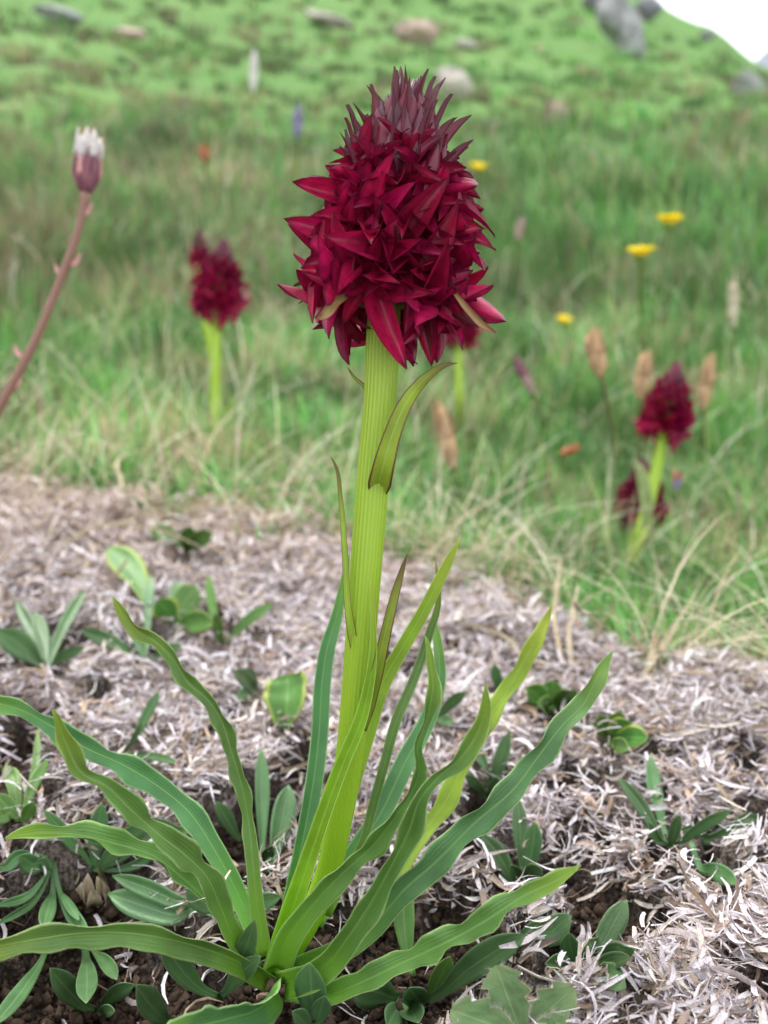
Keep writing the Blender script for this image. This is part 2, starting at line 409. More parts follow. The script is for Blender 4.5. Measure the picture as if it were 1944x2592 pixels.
def ribbon(pts, widths, roll=0.0, fold=.35, thick=.0004, ruffle=0.0, rfreq=5, n=34, nc=9, seed=0, face=None, rollend=None, round_tip=True, shape=None):
    """closed, thick strap: pts run base -> tip, widths in metres at those points"""
    q, v = catmull(np.c_[np.asarray(pts), np.asarray(widths)], n)
    p, w = q[:, :3], np.maximum(q[:, 3], 0.00012)
    if round_tip: w = w * np.sqrt(np.clip((1 - v) / .05, 0.03, 1))
    T = norm(np.gradient(p, axis=0))
    V = norm(CAM[None] - p) if face is None else np.tile(norm(np.array(face, float)), (n, 1))
    Sd = norm(np.cross(T, V)); N = np.cross(Sd, T)
    rr = np.linspace(R(roll), R(roll if rollend is None else rollend), n)[:, None]
    Sd, N = Sd * np.cos(rr) + N * np.sin(rr), N * np.cos(rr) - Sd * np.sin(rr)
    u = np.linspace(-1, 1, nc)
    rg = random.Random(seed); ph = [rg.uniform(0, 6.28) for _ in range(4)]
    am = np.minimum(ruffle * np.clip((v - .15) / .5, 0, 1) * np.clip((1 - v) / .16, 0, 1), w * .16)
    rfreq = rfreq * 1.35
    rl = am * (np.sin(v * rfreq * 6.28 + ph[0]) + .5 * np.sin(v * rfreq * 11.3 + ph[2])); rr_ = am * (np.sin(v * rfreq * 6.0 + ph[1]) + .5 * np.sin(v * rfreq * 12.7 + ph[3]))
    foldv = fold * (1 + .25 * np.sin(v * 5 + ph[0]))
    hw = w / 2
    uu = u[None, :]
    cupl = np.where(uu < 0, rl[:, None], rr_[:, None]) * np.abs(uu)**1.5
    ang = np.clip(foldv, -1.4, 1.4)
    x = hw[:, None] * uu * np.cos(ang * .8)[:, None]
    z = hw[:, None] * (np.abs(uu)**1.4) * np.sin(ang)[:, None] + cupl
    x = x + np.sign(uu) * np.abs(uu)**2 * np.where(uu < 0, rr_[:, None], rl[:, None]) * .8
    top = p[:, None] + Sd[:, None] * x[..., None] + N[:, None] * z[..., None]
    th = thick * (1 - .65 * u**2)[None, :, None] * np.clip(w / w.max() * 1.6, .25, 1)[:, None, None]
    bot = top - N[:, None] * th
    ve = np.concatenate([top.reshape(-1, 3), bot.reshape(-1, 3)])
    uvt = np.stack(np.broadcast_arrays((u[None] + 1) / 2, v[:, None]), -1).reshape(-1, 2)
    f = []; o = n * nc
    for i in range(n - 1):
        for j in range(nc - 1):
            a = i * nc + j
            f.append((a, a + 1, a + nc + 1, a + nc)); f.append((o + a, o + a + nc, o + a + nc + 1, o + a + 1))
        a = i * nc; f.append((a, a + nc, o + a + nc, o + a)); a += nc - 1; f.append((a, o + a, o + a + nc, a + nc))
    for j in range(nc - 1):
        f.append((j, o + j, o + j + 1, j + 1)); a = (n - 1) * nc + j; f.append((a, a + 1, o + a + 1, o + a))
    return ve, f, np.concatenate([uvt, uvt])
def leaf_obj(name, parent, mat, pts, widths, label=None, **k):
    v, f, uv = ribbon(pts, widths, **k)
    c = v[0].copy()
    o = link(name, mesh(name, v - c, f, uv), Matrix.Translation(Vector(c)), parent, mat)
    if label: o['label'] = label
    return o
def pxleaf(name, parent, mat, way, label=None, **k):
    """way: (px, py, width_px, depth) from base to tip"""
    return leaf_obj(name, parent, mat, [P(a, b, d) for a, b, w, d in way], [w * S(d) for a, b, w, d in way], label, **k)
def tube(pts, radii, nseg=16, n=40, ribs=0, ribamp=0.0, flat=1.0, cap=True):
    q, v = catmull(np.c_[np.asarray(pts), np.asarray(radii)], n)
    p, r = q[:, :3], q[:, 3]
    T = norm(np.gradient(p, axis=0))
    A = norm(np.cross(T, np.tile([0.13, 0.99, 0.05], (n, 1)))); B = np.cross(T, A)
    th = np.linspace(0, 2 * np.pi, nseg + 1)
    rm = 1 + (ribamp * np.cos(th * ribs) if ribs else 0 * th)
    amp = np.clip(v, .15, 1)[:, None] if ribs else 1
    rr = r[:, None] * (1 + (rm - 1)[None] * amp)
    ve = p[:, None] + A[:, None] * (rr * np.cos(th))[..., None] + B[:, None] * (rr * np.sin(th) * flat)[..., None]
    uv = np.stack(np.broadcast_arrays(th[None] / (2 * np.pi), v[:, None]), -1)
    m = nseg + 1; f = [(i * m + j, i * m + j + 1, (i + 1) * m + j + 1, (i + 1) * m + j) for i in range(n - 1) for j in range(nseg)]
    ve = ve.reshape(-1, 3); uv = uv.reshape(-1, 2)
    if cap:
        ve = np.r_[ve, p[:1], p[-1:]]; uv = np.r_[uv, [[.5, 0]], [[.5, 1]]]; k = n * m
        f += [(k, j + 1, j) for j in range(nseg)] + [(k + 1, (n - 1) * m + j, (n - 1) * m + j + 1) for j in range(nseg)]
    return ve, f, uv
def tube_obj(name, parent, mat, pts, radii, **k):
    v, f, uv = tube(pts, radii, **k); c = np.array(pts[0], float)
    return link(name, mesh(name, v - c, f, uv), Matrix.Translation(Vector(c)), parent, mat)

# ================================================================== THE GROUND
az_in = np.linspace(-34, 34, 360); az_out = np.r_[np.linspace(34, 326, 66)[1:-1]]
AZ = np.radians(np.r_[az_in, az_out])
RD = np.r_[np.geomspace(.02, .09, 14)[:-1], np.geomspace(.09, .62, 270)[:-1], np.geomspace(.62, 5, 90)[:-1], np.geomspace(5, 200, 110)]
I5 = int(np.argmin(np.abs(RD - 5)))
gx = RD[:, None] * np.sin(AZ); gy = RD[:, None] * np.cos(AZ)
gz = terrain(gx, gy)
mm, mreg, hole = mat_mask(gx, gy)
rr = np.hypot(gx, gy)
zone = np.stack([mm, 1 - mreg, sstep(17.6, 19.5, np.degrees(np.arctan2(gx, gy))) * sstep(20, 40, rr) * (np.degrees(np.arctan2(gx, gy)) < 60)], -1)
def sheet(name, i0, i1, mat, kindlabel):
    na = len(AZ); ii = np.arange(i0, i1)
    v = np.stack([gx, gy, gz], -1)[i0:i1 + 1].reshape(-1, 3)
    a = np.arange(i1 - i0)[:, None] * na; j = np.arange(na)[None]; j2 = (j + 1) % na
    q = np.stack([a + j, a + na + j, a + na + j2, a + j2], -1).reshape(-1, 4)[:, ::-1]
    m = fast_mesh(name, v, q, None, True)
    at_ = m.attributes.new('zone', 'FLOAT_COLOR', 'POINT')
    zz = zone[i0:i1 + 1].reshape(-1, 3); at_.data.foreach_set('color', np.ascontiguousarray(np.c_[zz, np.ones(len(zz))], np.float32).ravel())
    return tag(link(name, m, None, None, mat), kind='structure')
sheet('ground', 0, I5, 'ground', 'ground')
sheet('hill', I5, len(RD) - 1, 'hill', 'hill')

# far grey mountain behind the right-hand end of the ridge
maz = np.linspace(14, 75, 90); mel = np.interp(maz, [14, 17.3, 18.3, 19.6, 22, 27, 35, 50, 75], [6, 9.8, 10.9, 12.0, 13.2, 16, 19, 15, 8])
mr = np.linspace(320, 760, 24); prof = np.interp(mr, [320, 520, 760], [-.1, 1, -.1])
mv = []
for i, r_ in enumerate(mr):
    for j, a_ in enumerate(maz):
        bmp = (fbm(np.array([a_ * .5]), np.array([r_ * .012]), 4)[0] - .5) * .25 * (1 - abs(prof[i])) 
        mv.append((r_ * math.sin(R(a_)), r_ * math.cos(R(a_)), 520 * math.tan(R(mel[j])) * (prof[i] + bmp) + (fbm(np.array([a_ * 2.2]), np.array([r_ * .02]), 3)[0] - .5) * 4))
mf = [(i * 90 + j, i * 90 + j + 1, (i + 1) * 90 + j + 1, (i + 1) * 90 + j) for i in range(23) for j in range(89)]
tag(link('mountain', mesh('mountain', mv, mf), None, None, 'mountain'), kind='structure')

# ------------------------------------------------------------------ grass
def blade_mesh(name, base, h, w, leanaz, lean, faceaz, tint, seg=3, mat='grass', tipfade=None):
    n = len(base); vs = []; cols = []
    up = np.array((0, 0, 1.0)); ld = np.stack([np.sin(leanaz), np.cos(leanaz), 0 * leanaz], -1)
    sd = np.stack([np.cos(faceaz), np.sin(faceaz), 0 * faceaz], -1)
    for k in range(seg + 1):
        t_ = k / seg
        c = base + up * (h * (t_ - .38 * lean * t_**2.2))[:, None] + ld * (h * lean * t_**1.7)[:, None]
        ww = w * (1 - t_)**.7 * (.75 + .5 * t_)
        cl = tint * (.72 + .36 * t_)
        if k < seg:
            vs += [c - sd * (ww / 2)[:, None], c + sd * (ww / 2)[:, None]]; cols += [cl, cl]
        else:
            vs.append(c); cols.append(cl)
    nv = len(vs); V = np.stack(vs, 1).reshape(-1, 3); C = np.stack(cols, 1).reshape(-1, 3)
    tr = []
    for k in range(seg - 1):
        a = 2 * k; tr += [(a, a + 1, a + 3), (a, a + 3, a + 2)]
    tr.append((2 * seg - 2, 2 * seg - 1, 2 * seg))
    F = (np.arange(n)[:, None, None] * nv + np.array(tr)[None]).reshape(-1, 3)
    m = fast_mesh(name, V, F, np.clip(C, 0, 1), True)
    return link(name, m, None, None, mat)
def grass_tints(n, x, y, dryp):
    g = np.array([(.11, .32, .05), (.16, .42, .09), (.25, .50, .16), (.06, .21, .035), (.30, .47, .12), (.17, .42, .18)])
    d = np.array([(.48, .40, .24), (.42, .34, .22), (.36, .32, .16), (.30, .20, .12)])
    c = g[rng.choice(len(g), n, p=[.22, .26, .2, .14, .08, .10])]
    dry = rng.random(n) < dryp
    c = np.where(dry[:, None], d[rng.integers(0, len(d), n)], c)
    return c * (0.8 + .4 * rng.random(n))[:, None]
def meadow(name, nclump, per, r0, r1, azr, hfun, wfun, label, seg=3, dry=.1, singles=0):
    u = rng.random(nclump); cr = np.exp(np.log(r0) + u * (np.log(r1) - np.log(r0))); ca = np.radians(rng.uniform(-azr, azr, nclump))
    cx, cy = cr * np.sin(ca), cr * np.cos(ca)
    cnt = rng.poisson(per, nclump) + 4
    idx = np.repeat(np.arange(nclump), cnt); n = len(idx)
    sprd = hfun(cr)[idx] * .38
    ox, oy = rng.normal(0, 1, n) * sprd, rng.normal(0, 1, n) * sprd
    x, y = cx[idx] + ox, cy[idx] + oy
    laz = np.arctan2(ox, oy) + rng.normal(0, .7, n) + 0
    ch = (.65 + .7 * rng.random(nclump))[idx]; cdry = (rng.random(nclump) < .12)[idx]
    ctone = (.4 + .95 * rng.random(nclump))[idx]
    lean = np.abs(rng.normal(.35, .25, n))
    if singles:
        sr = np.exp(np.log(r0) + rng.random(singles) * (np.log(r1) - np.log(r0))); sa = np.radians(rng.uniform(-azr, azr, singles))
        x = np.r_[x, sr * np.sin(sa)]; y = np.r_[y, sr * np.cos(sa)]; laz = np.r_[laz, rng.random(singles) * 6.28]; ch = np.r_[ch, .5 + .5 * rng.random(singles)]
        cdry = np.r_[cdry, np.zeros(singles, bool)]; ctone = np.r_[ctone, np.ones(singles)]; lean = np.r_[lean, np.abs(rng.normal(.4, .3, singles))]
    r_ = np.hypot(x, y)
    mk, mreg_, h_ = mat_mask(x, y)
    keep = (rng.random(len(x)) > mreg_ * 1.02) & (r_ > r0 * .8)
    x, y, laz, ch, cdry, ctone, lean, r_ = [a[keep] for a in (x, y, laz, ch, cdry, ctone, lean, r_)]
    n = len(x)
    h = hfun(r_) * ch * rng.uniform(.55, 1.15, n); w = wfun(r_) * rng.uniform(.6, 1.3, n)
    patch = fbm(x / (r_ + .3) * 7 + 3, np.log(r_ + .1) * 6, 3)
    tint = grass_tints(n, x, y, np.where(cdry, .75, dry + .55 * sstep(.52, .72, patch) + .22 * sstep(.05, -.12, x / r_) * sstep(1.0, 2.0, r_)))
    tint = tint * ctone[:, None] * np.interp(r_, [1.5, 4], [.95, .72])[:, None] * (1 + 1.3 * (fbm(x * 6 / (r_ + .2) + 8, np.log(r_ + .1) * 7, 3) - .5))[:, None] * (1 - .35 * np.exp(-((np.log(r_) - .55) / .28)**2))[:, None]  # last factor paints the bank's shade into the tint as a dark band
    z_ = terrain(x, y)
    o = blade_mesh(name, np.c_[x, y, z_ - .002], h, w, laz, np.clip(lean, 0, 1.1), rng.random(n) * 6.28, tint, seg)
    return tag(o, label, 'grass', kind='stuff'), n
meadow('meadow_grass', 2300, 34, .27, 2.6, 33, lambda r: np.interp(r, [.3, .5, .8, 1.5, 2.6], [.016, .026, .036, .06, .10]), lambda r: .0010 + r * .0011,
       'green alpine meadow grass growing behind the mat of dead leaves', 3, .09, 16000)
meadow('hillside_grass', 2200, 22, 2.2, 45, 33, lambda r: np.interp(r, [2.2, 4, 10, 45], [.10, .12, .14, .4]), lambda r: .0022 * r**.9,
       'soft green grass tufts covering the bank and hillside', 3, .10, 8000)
# loose pale stalks standing and arching through the meadow
na_ = 2600
ra_ = .36 * (4.5 / .36)**rng.random(na_); aa_ = np.radians(rng.uniform(-33, 33, na_)); xa_, ya_ = ra_ * np.sin(aa_), ra_ * np.cos(aa_)
kk_ = mat_mask(xa_, ya_)[1] < .4; xa_, ya_, ra_ = xa_[kk_], ya_[kk_], ra_[kk_]; na_ = len(xa_)
pa_ = np.array([(.66, .60, .42), (.58, .50, .34), (.50, .56, .28), (.72, .68, .55), (.36, .46, .16)])
tag(blade_mesh('dry_stalks', np.c_[xa_, ya_, terrain(xa_, ya_)], np.interp(ra_, [.4, 1, 4.5], [.045, .08, .2]) * rng.uniform(.6, 1.5, na_), (.0006 + .0006 * ra_) * rng.uniform(.7, 1.4, na_), rng.random(na_) * 6.28,
    rng.uniform(.1, 1.5, na_), rng.random(na_) * 6.28, pa_[rng.integers(0, 5, na_)] * (.8 + .4 * rng.random(na_))[:, None], 6), 'thin pale dry stalks arching through the green meadow', 'dry grass', kind='stuff')

# ------------------------------------------------------------------ the mat of dead leaves
def strips(name, n, lmin, lmax, wmin, wmax, rmin, rmax, azr, label, lift=.002, thin=1.0, loose=.0, edgep=None):
    r_ = np.sqrt(rng.uniform(rmin**1.0, rmax**1.0, n * 3)**2); a = np.radians(rng.uniform(-azr, azr, n * 3))
    r_ = rmin * (rmax / rmin)**rng.random(n * 3)
    x, y = r_ * np.sin(a), r_ * np.cos(a)
    mk, mg, h = mat_mask(x, y)
    pr = np.clip(mk**1.3 + mg * loose, 0, 1)
    k = rng.random(n * 3) < pr
    if KEEP:
        kp = np.array(KEEP); near_ = np.zeros(len(x), bool)
        for q in kp: near_ |= (x - q[0])**2 + (y - q[1])**2 < (q[2])**2
        k &= ~near_ | (rng.random(len(x)) < .12)
    x, y = x[k][:n], y[k][:n]; n = len(x); r_ = np.hypot(x, y)
    z = terrain(x, y)
    flow = fbm(x * 75 + 30, y * 75 + 11, 2) * 16 + rng.normal(0, .42, n)
    L = lmin * (lmax / lmin)**(rng.random(n)**1.6) * np.interp(r_, [.1, .3, .5], [1, 1.1, 1.5]); W = rng.uniform(wmin, wmax, n) * np.interp(r_, [.1, .3, .5], [1, 1.2, 1.6])
    pit = rng.normal(.12, .32, n); rol = rng.normal(0, .6, n)
    e1 = np.stack([np.cos(flow) * np.cos(pit), np.sin(flow) * np.cos(pit), np.sin(pit)], -1)
    s0 = np.stack([-np.sin(flow), np.cos(flow), 0 * flow], -1); n0 = np.cross(e1, s0)
    e2 = s0 * np.cos(rol)[:, None] + n0 * np.sin(rol)[:, None]; e3 = np.cross(e1, e2)
    bend = rng.normal(0, .14, n) * L; lat = rng.normal(0, .12, n) * L; curl = rng.normal(.12, .28, n) * W; tw = rng.normal(0, .6, n)
    c = np.c_[x, y, z + np.abs(rng.normal(0, lift, n)) + L * .5 * np.abs(np.sin(pit)) * .55 + .0004]
    vs = []; SS = np.linspace(-1, 1, 5); U = (-1, 0, 1)
    t0 = rng.uniform(.25, .9, n); t1 = rng.uniform(.15, .9, n)
    for s in SS:
        tap = np.where(s < 0, 1 - (1 - t0) * abs(s)**2.5, 1 - (1 - t1) * abs(s)**2.5)
        ct, st = np.cos(tw * s), np.sin(tw * s)
        f2 = e2 * ct[:, None] + e3 * st[:, None]; f3 = e3 * ct[:, None] - e2 * st[:, None]
        cc = c + e1 * (s * L / 2)[:, None] + e3 * (bend * (s * s - .3))[:, None] + e2 * (lat * (s * s - .3))[:, None]
        for u in U:
            vs.append(cc + f2 * (u * W / 2 * tap)[:, None] + f3 * (curl * u * u)[:, None])
    V = np.stack(vs, 1)
    g = terrain(V[..., 0], V[..., 1])
    V[..., 2] = np.maximum(V[..., 2], g - .0006)
    q = np.array([(i * 3 + j, i * 3 + j + 1, i * 3 + j + 4, i * 3 + j + 3) for i in range(4) for j in range(2)])
    F = (np.arange(n)[:, None, None] * 15 + q[None]).reshape(-1, 4)
    pal = 1.24 * np.array([(.56, .51, .54), (.47, .42, .44), (.38, .32, .32), (.50, .44, .39), (.28, .21, .17), (.68, .65, .69), (.17, .115, .08), (.36, .26, .18)])
    ci = rng.choice(len(pal), n, p=[.22, .18, .15, .12, .11, .09, .07, .06])
    far_tan = sstep(.28, .45, r_)[:, None]
    C = pal[ci] * (.8 + .35 * rng.random(n))[:, None]
    C = C * (.75 + .5 * fbm(x * 40, y * 40, 3))[:, None]
    C = C * (1 - far_tan) + far_tan * C * np.array((1.05, .95, .84))
    m = fast_mesh(name, V.reshape(-1, 3), F, np.repeat(np.clip(C, 0, .82), 15, axis=0), True)
    return tag(link(name, m, None, None, 'litter'), label, 'leaf litter', kind='stuff')
# straw tangled over the far rim of the mat
def straw(name, n, label):
    a = np.radians(rng.uniform(-30, 30, n * 4)); r_ = rng.uniform(.22, .62, n * 4)
    x, y = r_ * np.sin(a), r_ * np.cos(a); mk, mg, h = mat_mask(x, y)
    k = rng.random(n * 4) < np.clip(mg * (1 - mg) * 4 * .9 + (mg > .5) * sstep(.3, .42, r_) * .12, 0, 1)
    x, y = x[k][:n], y[k][:n]; n = len(x)
    pal = np.array([(.62, .53, .37), (.55, .46, .33), (.68, .60, .48), (.42, .33, .2)])
    t_ = pal[rng.integers(0, 4, n)] * (.8 + .4 * rng.random(n))[:, None]
    o = blade_mesh(name, np.c_[x, y, terrain(x, y)], rng.uniform(.018, .06, n), rng.uniform(.0004, .0009, n), rng.normal(.6, 1.6, n), rng.uniform(.7, 1.9, n), rng.random(n) * 6.28, t_, 6)
    return tag(o, label, 'straw', kind='stuff')
straw('tangled_straw', 2300, 'fine tangled yellow straw along the far edge of the mat')
# soil crumbs
def crumbs(n):
    r_ = .115 * (.34 / .115)**rng.random(n * 3); a = np.radians(rng.uniform(-33, 33, n * 3)); x, y = r_ * np.sin(a), r_ * np.cos(a)
    mk, mg, h = mat_mask(x, y); k = rng.random(n * 3) < h * mg; x, y = x[k][:n], y[k][:n]; n = len(x)
    s = .0003 * (.0016 / .0003)**(rng.random(n)**2.2)
    oc = np.array([(1, 0, 0), (-1, 0, 0), (0, 1, 0), (0, -1, 0), (0, 0, 1), (0, 0, -1)], float)
    V = oc[None] * s[:, None, None] * rng.uniform(.5, 1.2, (n, 6, 3)) + rng.normal(0, .25, (n, 6, 3)) * s[:, None, None] + np.c_[x, y, terrain(x, y) + s * .4][:, None]
    tr = np.array([(0, 2, 4), (2, 1, 4), (1, 3, 4), (3, 0, 4), (2, 0, 5), (1, 2, 5), (3, 1, 5), (0, 3, 5)])
    F = (np.arange(n)[:, None, None] * 6 + tr[None]).reshape(-1, 3)
    return tag(link('soil_crumbs', fast_mesh('soil_crumbs', V.reshape(-1, 3), F, None, False), None, None, 'crumb'), 'dark brown crumbs of soil between the dead leaves', 'soil', kind='stuff')
crumbs(14000)

# ================================================================== ORCHIDS
def petal_mesh(name, wide, arch, cup, seed, ny=10, nx=6, twist=0.0):
    rg = random.Random(seed); v = []; uv = []
    for i in range(ny):
        t_ = i / (ny - 1)
        w = wide * (math.sin(math.pi * min(1, (t_ * .86 + .10)**.82))**.9) * (1 - .15 * t_)
        if i == ny - 1: w = .008
        for j in range(nx):
            u = j / (nx - 1) * 2 - 1
            z = -arch * t_ * t_ + cup * (u * u) * w * 1.2 + .03 * math.sin(t_ * 7 + seed) * u
            x = u * w / 2; tw = twist * t_
            v.append((x * math.cos(tw) - z * 0, t_ * (1 - .25 * arch * t_), z + x * math.sin(tw))); uv.append(((u + 1) / 2, t_))
    f = [(i * nx + j, i * nx + j + 1, (i + 1) * nx + j + 1, (i + 1) * nx + j) for i in range(ny - 1) for j in range(nx - 1)]
    return v, f, uv
PET = [petal_mesh('petal', *a) for a in ((.36, .22, .55, 1), (.33, .38, .7, 2), (.38, .12, .5, 3), (.30, .30, .9, 4), (.33, .05, .6, 5), (.45, .18, .8, 6), (.33, .5, .5, 7), (.35, -.08, .7, 8))]
PETM = [mesh('petal', *p) for p in PET]
for m in PETM: m.materials.append(MATS['orchid_petal'])
def bud_arrays():
    v = []; f = []; uv = []; ns, nt = 10, 9
    for i in range(nt):
        t_ = i / (nt - 1); r_ = .235 * math.sin(math.pi * min(.985, .12 + t_**.9 * .88))**.75 * (1 - .25 * t_)
        for j in range(ns + 1):
            th = 2 * math.pi * j / ns; rr_ = r_ * (1 + .10 * math.cos(3 * th))
            v.append((rr_ * math.cos(th), t_, rr_ * math.sin(th))); uv.append((j / ns * 1.0, t_ * .95))
    f = [(i * (ns + 1) + j, i * (ns + 1) + j + 1, (i + 1) * (ns + 1) + j + 1, (i + 1) * (ns + 1) + j) for i in range(nt - 1) for j in range(ns)]
    return v, f, uv
BUDM = mesh('bud', *bud_arrays()); BUDM.materials.append(MATS['orchid_bud'])
BRM = []
for k in range(3):
    v, f, uv = petal_mesh('bract', .13 + .03 * k, (.0, .2, -.15)[k], .9, 20 + k, 9, 5)
    m = mesh('bract', v, f, uv); m.materials.append(MATS['floret_bract']); BRM.append(m)
OVM = None
def ovary_mesh():
    v, f, uv = tube([(0, -.1, 0), (0, .4, .02), (0, .8, .03), (0, 1.05, .02)], [.13, .24, .20, .08], 8, 8)
    m = mesh('ovary', v, f, uv); m.materials.append(MATS['ovary']); return m
OVM = ovary_mesh()
def frame(p, d, nrm_, L, wscale=1.0):
    d = norm(np.array(d)); n_ = np.array(nrm_) - d * np.dot(nrm_, d); n_ = norm(n_); s = np.cross(d, n_)
    M = Matrix.Identity(4)
    for i in range(3):
        M[i][0] = s[i] * L * wscale; M[i][1] = d[i] * L; M[i][2] = n_[i] * L; M[i][3] = p[i]
    return M
def perp(a):
    h = np.array((0, 0, 1.0)) if abs(a[2]) < .9 else np.array((1.0, 0, 0))
    u = norm(np.cross(a, h)); return u, np.cross(u, a)
def floret_petals(rg, a, axis_up, o, scale):
    """list of (variant, origin offset, direction, inner normal, length, width factor)"""
    u, v = perp(a); out = []
    ph0 = rg.uniform(-.3, .3)
    for k in range(6):
        ph = ph0 + k * math.pi / 3 + rg.uniform(-.22, .22)
        ang = R(12 + 40 * o) + rg.uniform(-.40, .52) * o
        rad = u * math.cos(ph) + v * math.sin(ph)
        d = a * math.cos(ang) + rad * math.sin(ang)
        n_ = a * math.sin(ang) - rad * math.cos(ang)
        n_ = n_ + np.cross(d, n_) * rg.uniform(-.45, .45)
        L = scale * rg.uniform(.74, 1.18) * (1.0 if k % 2 == 0 else .9)
        var = rg.choice((0, 1, 2, 4, 6, 7)) if k % 2 == 0 else rg.choice((0, 3, 4, 5, 1))
        out.append((var, rad * .0004 * (scale / .006), d, n_, L, rg.uniform(.9, 1.15)))
    return out
_FMC = {}
def joined_floret(o, variant):
    key = (round(o, 1), variant)
    if key not in _FMC:
        rg = random.Random(100 + variant * 7 + int(o * 10)); vv = []; ff = []; uu = []
        for var, off, d, n_, L, wf in floret_petals(rg, np.array((0, 1.0, 0)), None, o, 1.0):
            M = np.array(frame(off / .0061 * .0 + np.array((0, .0, 0)), d, n_, L, wf)); p = np.array(PET[var][0]); b = len(vv)
            vv += (p @ M[:3, :3].T + M[:3, 3]).tolist(); ff += [tuple(i + b for i in q) for q in PET[var][1]]; uu += PET[var][2]
        m = mesh('floret', vv, ff, uu); m.materials.append(MATS['orchid_petal']); _FMC[key] = m
    return _FMC[key]
def orchid_head(root, base, top, rad, seed, n_open, n_bud, detail, dark=1.0, maxt_open=.62, scale_len=1.0):
    rg = random.Random(seed)
    base, top = np.array(base), np.array(top); H = np.linalg.norm(top - base); ax = (top - base) / H
    u, v = perp(ax); ga = math.pi * (3 - math.sqrt(5))
    prof_t = [0, .08, .2, .35, .5, .62, .75, .88, 1.0]
    prof_r = [.90, 1.0, 1.03, .95, .74, .54, .40, .27, .10]
    core_pts = [base - ax * H * .03, base + ax * H * .25, base + ax * H * .6, base + ax * H * .9]
    tube_obj('flower_axis', root, 'core', core_pts, [rad * .13, rad * .27, rad * .24, rad * .07], n=14, nseg=12)
    npet = 0
    for i in range(n_open):
        t_ = .0 + (maxt_open + .04) * ((i + .5) / n_open)**1.12
        th = i * ga + rg.uniform(-.15, .15); er = u * math.cos(th) + v * math.sin(th)
        Rt = rad * np.interp(t_, prof_t, prof_r)
        tilt = np.interp(t_, [0, .12, .3, .5, .66], [-.60, -.20, .15, .55, .95]) + rg.uniform(-.15, .15)
        a = norm(er * math.cos(tilt) + ax * math.sin(tilt))
        o = np.interp(t_, [0, .35, .5, .66], [1.0, .95, .7, .35]) * rg.uniform(.85, 1.1)
        L = rad * .70 * np.interp(t_, [0, .4, .66], [1.06, .90, .62]) * scale_len
        throat = base + ax * (t_ * H) + er * (Rt - L * math.cos(min(1.2, R(14 + 66 * o))) * math.cos(tilt) * .9 - L * .28)
        throat = base + ax * (t_ * H) + er * max(rad * .24, Rt * .46) if o > .6 else base + ax * (t_ * H - L * .2) + er * max(rad * .22, Rt * .52)
        front = float(np.dot(norm(CAM - throat), a)) > -.32 and float(np.dot(norm(CAM - base), er)) > -.45
        tone = dark * rg.uniform(.75, 1.2) * np.interp(t_, [0, .3, .66], [1.15, .95, .6])
        def pcol():
            k = tone * rg.uniform(.75, 1.25); mg = rg.uniform(.8, 1.4)
            return (.40 * k, .006 * k, .060 * k * mg, 1)
        ov0 = base + ax * (t_ * H - rad * .06) + er * rad * .2
        if detail and front and npet <= 288:
            dv = throat - ov0; Lo = np.linalg.norm(dv)
            fl = link('floret', OVM, frame(ov0, dv, ax, Lo), root)
            for var, off, d, n_, Lp, wf in floret_petals(rg, a, ax, o, L):
                po = link('petal', PETM[var], frame(throat + off, d, n_, Lp, wf), fl); po.color = pcol(); npet += 1
            if rg.random() < .4:
                bd = norm(a * .8 + ax * rg.uniform(-.5, .3) + np.cross(a, ax) * rg.uniform(-.4, .4))
                bo = link('bract', BRM[rg.randrange(3)], frame(throat - a * L * .15 - ax * L * .12, bd, ax, L * rg.uniform(.85, 1.15), .8), fl)
        else:
            fl = link('floret', joined_floret(o, rg.randrange(4)), frame(throat, a, ax, L), root); fl.color = pcol()
    for i in range(n_bud):
        q = (i + .5) / n_bud
        t_ = maxt_open + .0 + (1.0 - maxt_open) * q**.8
        th = (i + n_open) * ga; er = u * math.cos(th) + v * math.sin(th)
        Rt = rad * np.interp(t_, prof_t, prof_r)
        tilt = np.interp(t_, [.55, .75, 1], [1.12, 1.30, 1.52]) + rg.uniform(-.08, .08)
        a = norm(er * math.cos(tilt) + ax * math.sin(tilt))
        L = rad * np.interp(t_, [.55, .8, 1], [.58, .54, .36])
        p0 = base + ax * (t_ * H - L * .95) + er * Rt * np.interp(t_, [.55, .8, 1], [.66, .66, .5])
        b = link('bud', BUDM, frame(p0, a, er, L), root)
        k = dark * rg.uniform(.7, 1.25)
        b.color = (.10 * k, .018 * k, .040 * k, 1) if rg.random() < .6 else (.16 * k, .012 * k, .035 * k, 1)
        if detail:
            bd = norm(a + er * rg.uniform(-.05, .16) + np.cross(ax, er) * rg.uniform(-.15, .15))
            bo = link('bract', BRM[rg.randrange(3)], frame(p0 + er * L * .17, bd, -er, L * rg.uniform(1.1, 1.42), .78), b)
    return npet

D0 = .150
main_base = drop(P(700, 2450, .157))
orchid = thing('orchid', main_base, 'tall crimson orchid with thick ribbed yellow-green stem and rosette of wavy leaves', 'orchid')
# stem
sw = [(690, 2480, 70, .158), (712, 2440, 66, .157), (775, 2340, 62, .156), (826, 2220, 62, .155), (862, 2060, 66, .153), (892, 1850, 72, .151), (906, 1700, 76, .150), (925, 1450, 80, .149), (945, 1200, 82, .149), (962, 1000, 82, .149), (972, 800, 82, .150), (979, 690, 66, .150)]
tube_obj('stem', orchid, 'orchid_stem', [P(a, b, d) for a, b, w, d in sw], [w * S(d) / 2 for a, b, w, d in sw], nseg=96, n=90, ribs=24, ribamp=.022, flat=.92)
NP = orchid_head(orchid, P(978, 772, .150), P(1038, 196, .152), 252 * S(.15), 5, 54, 52, True)
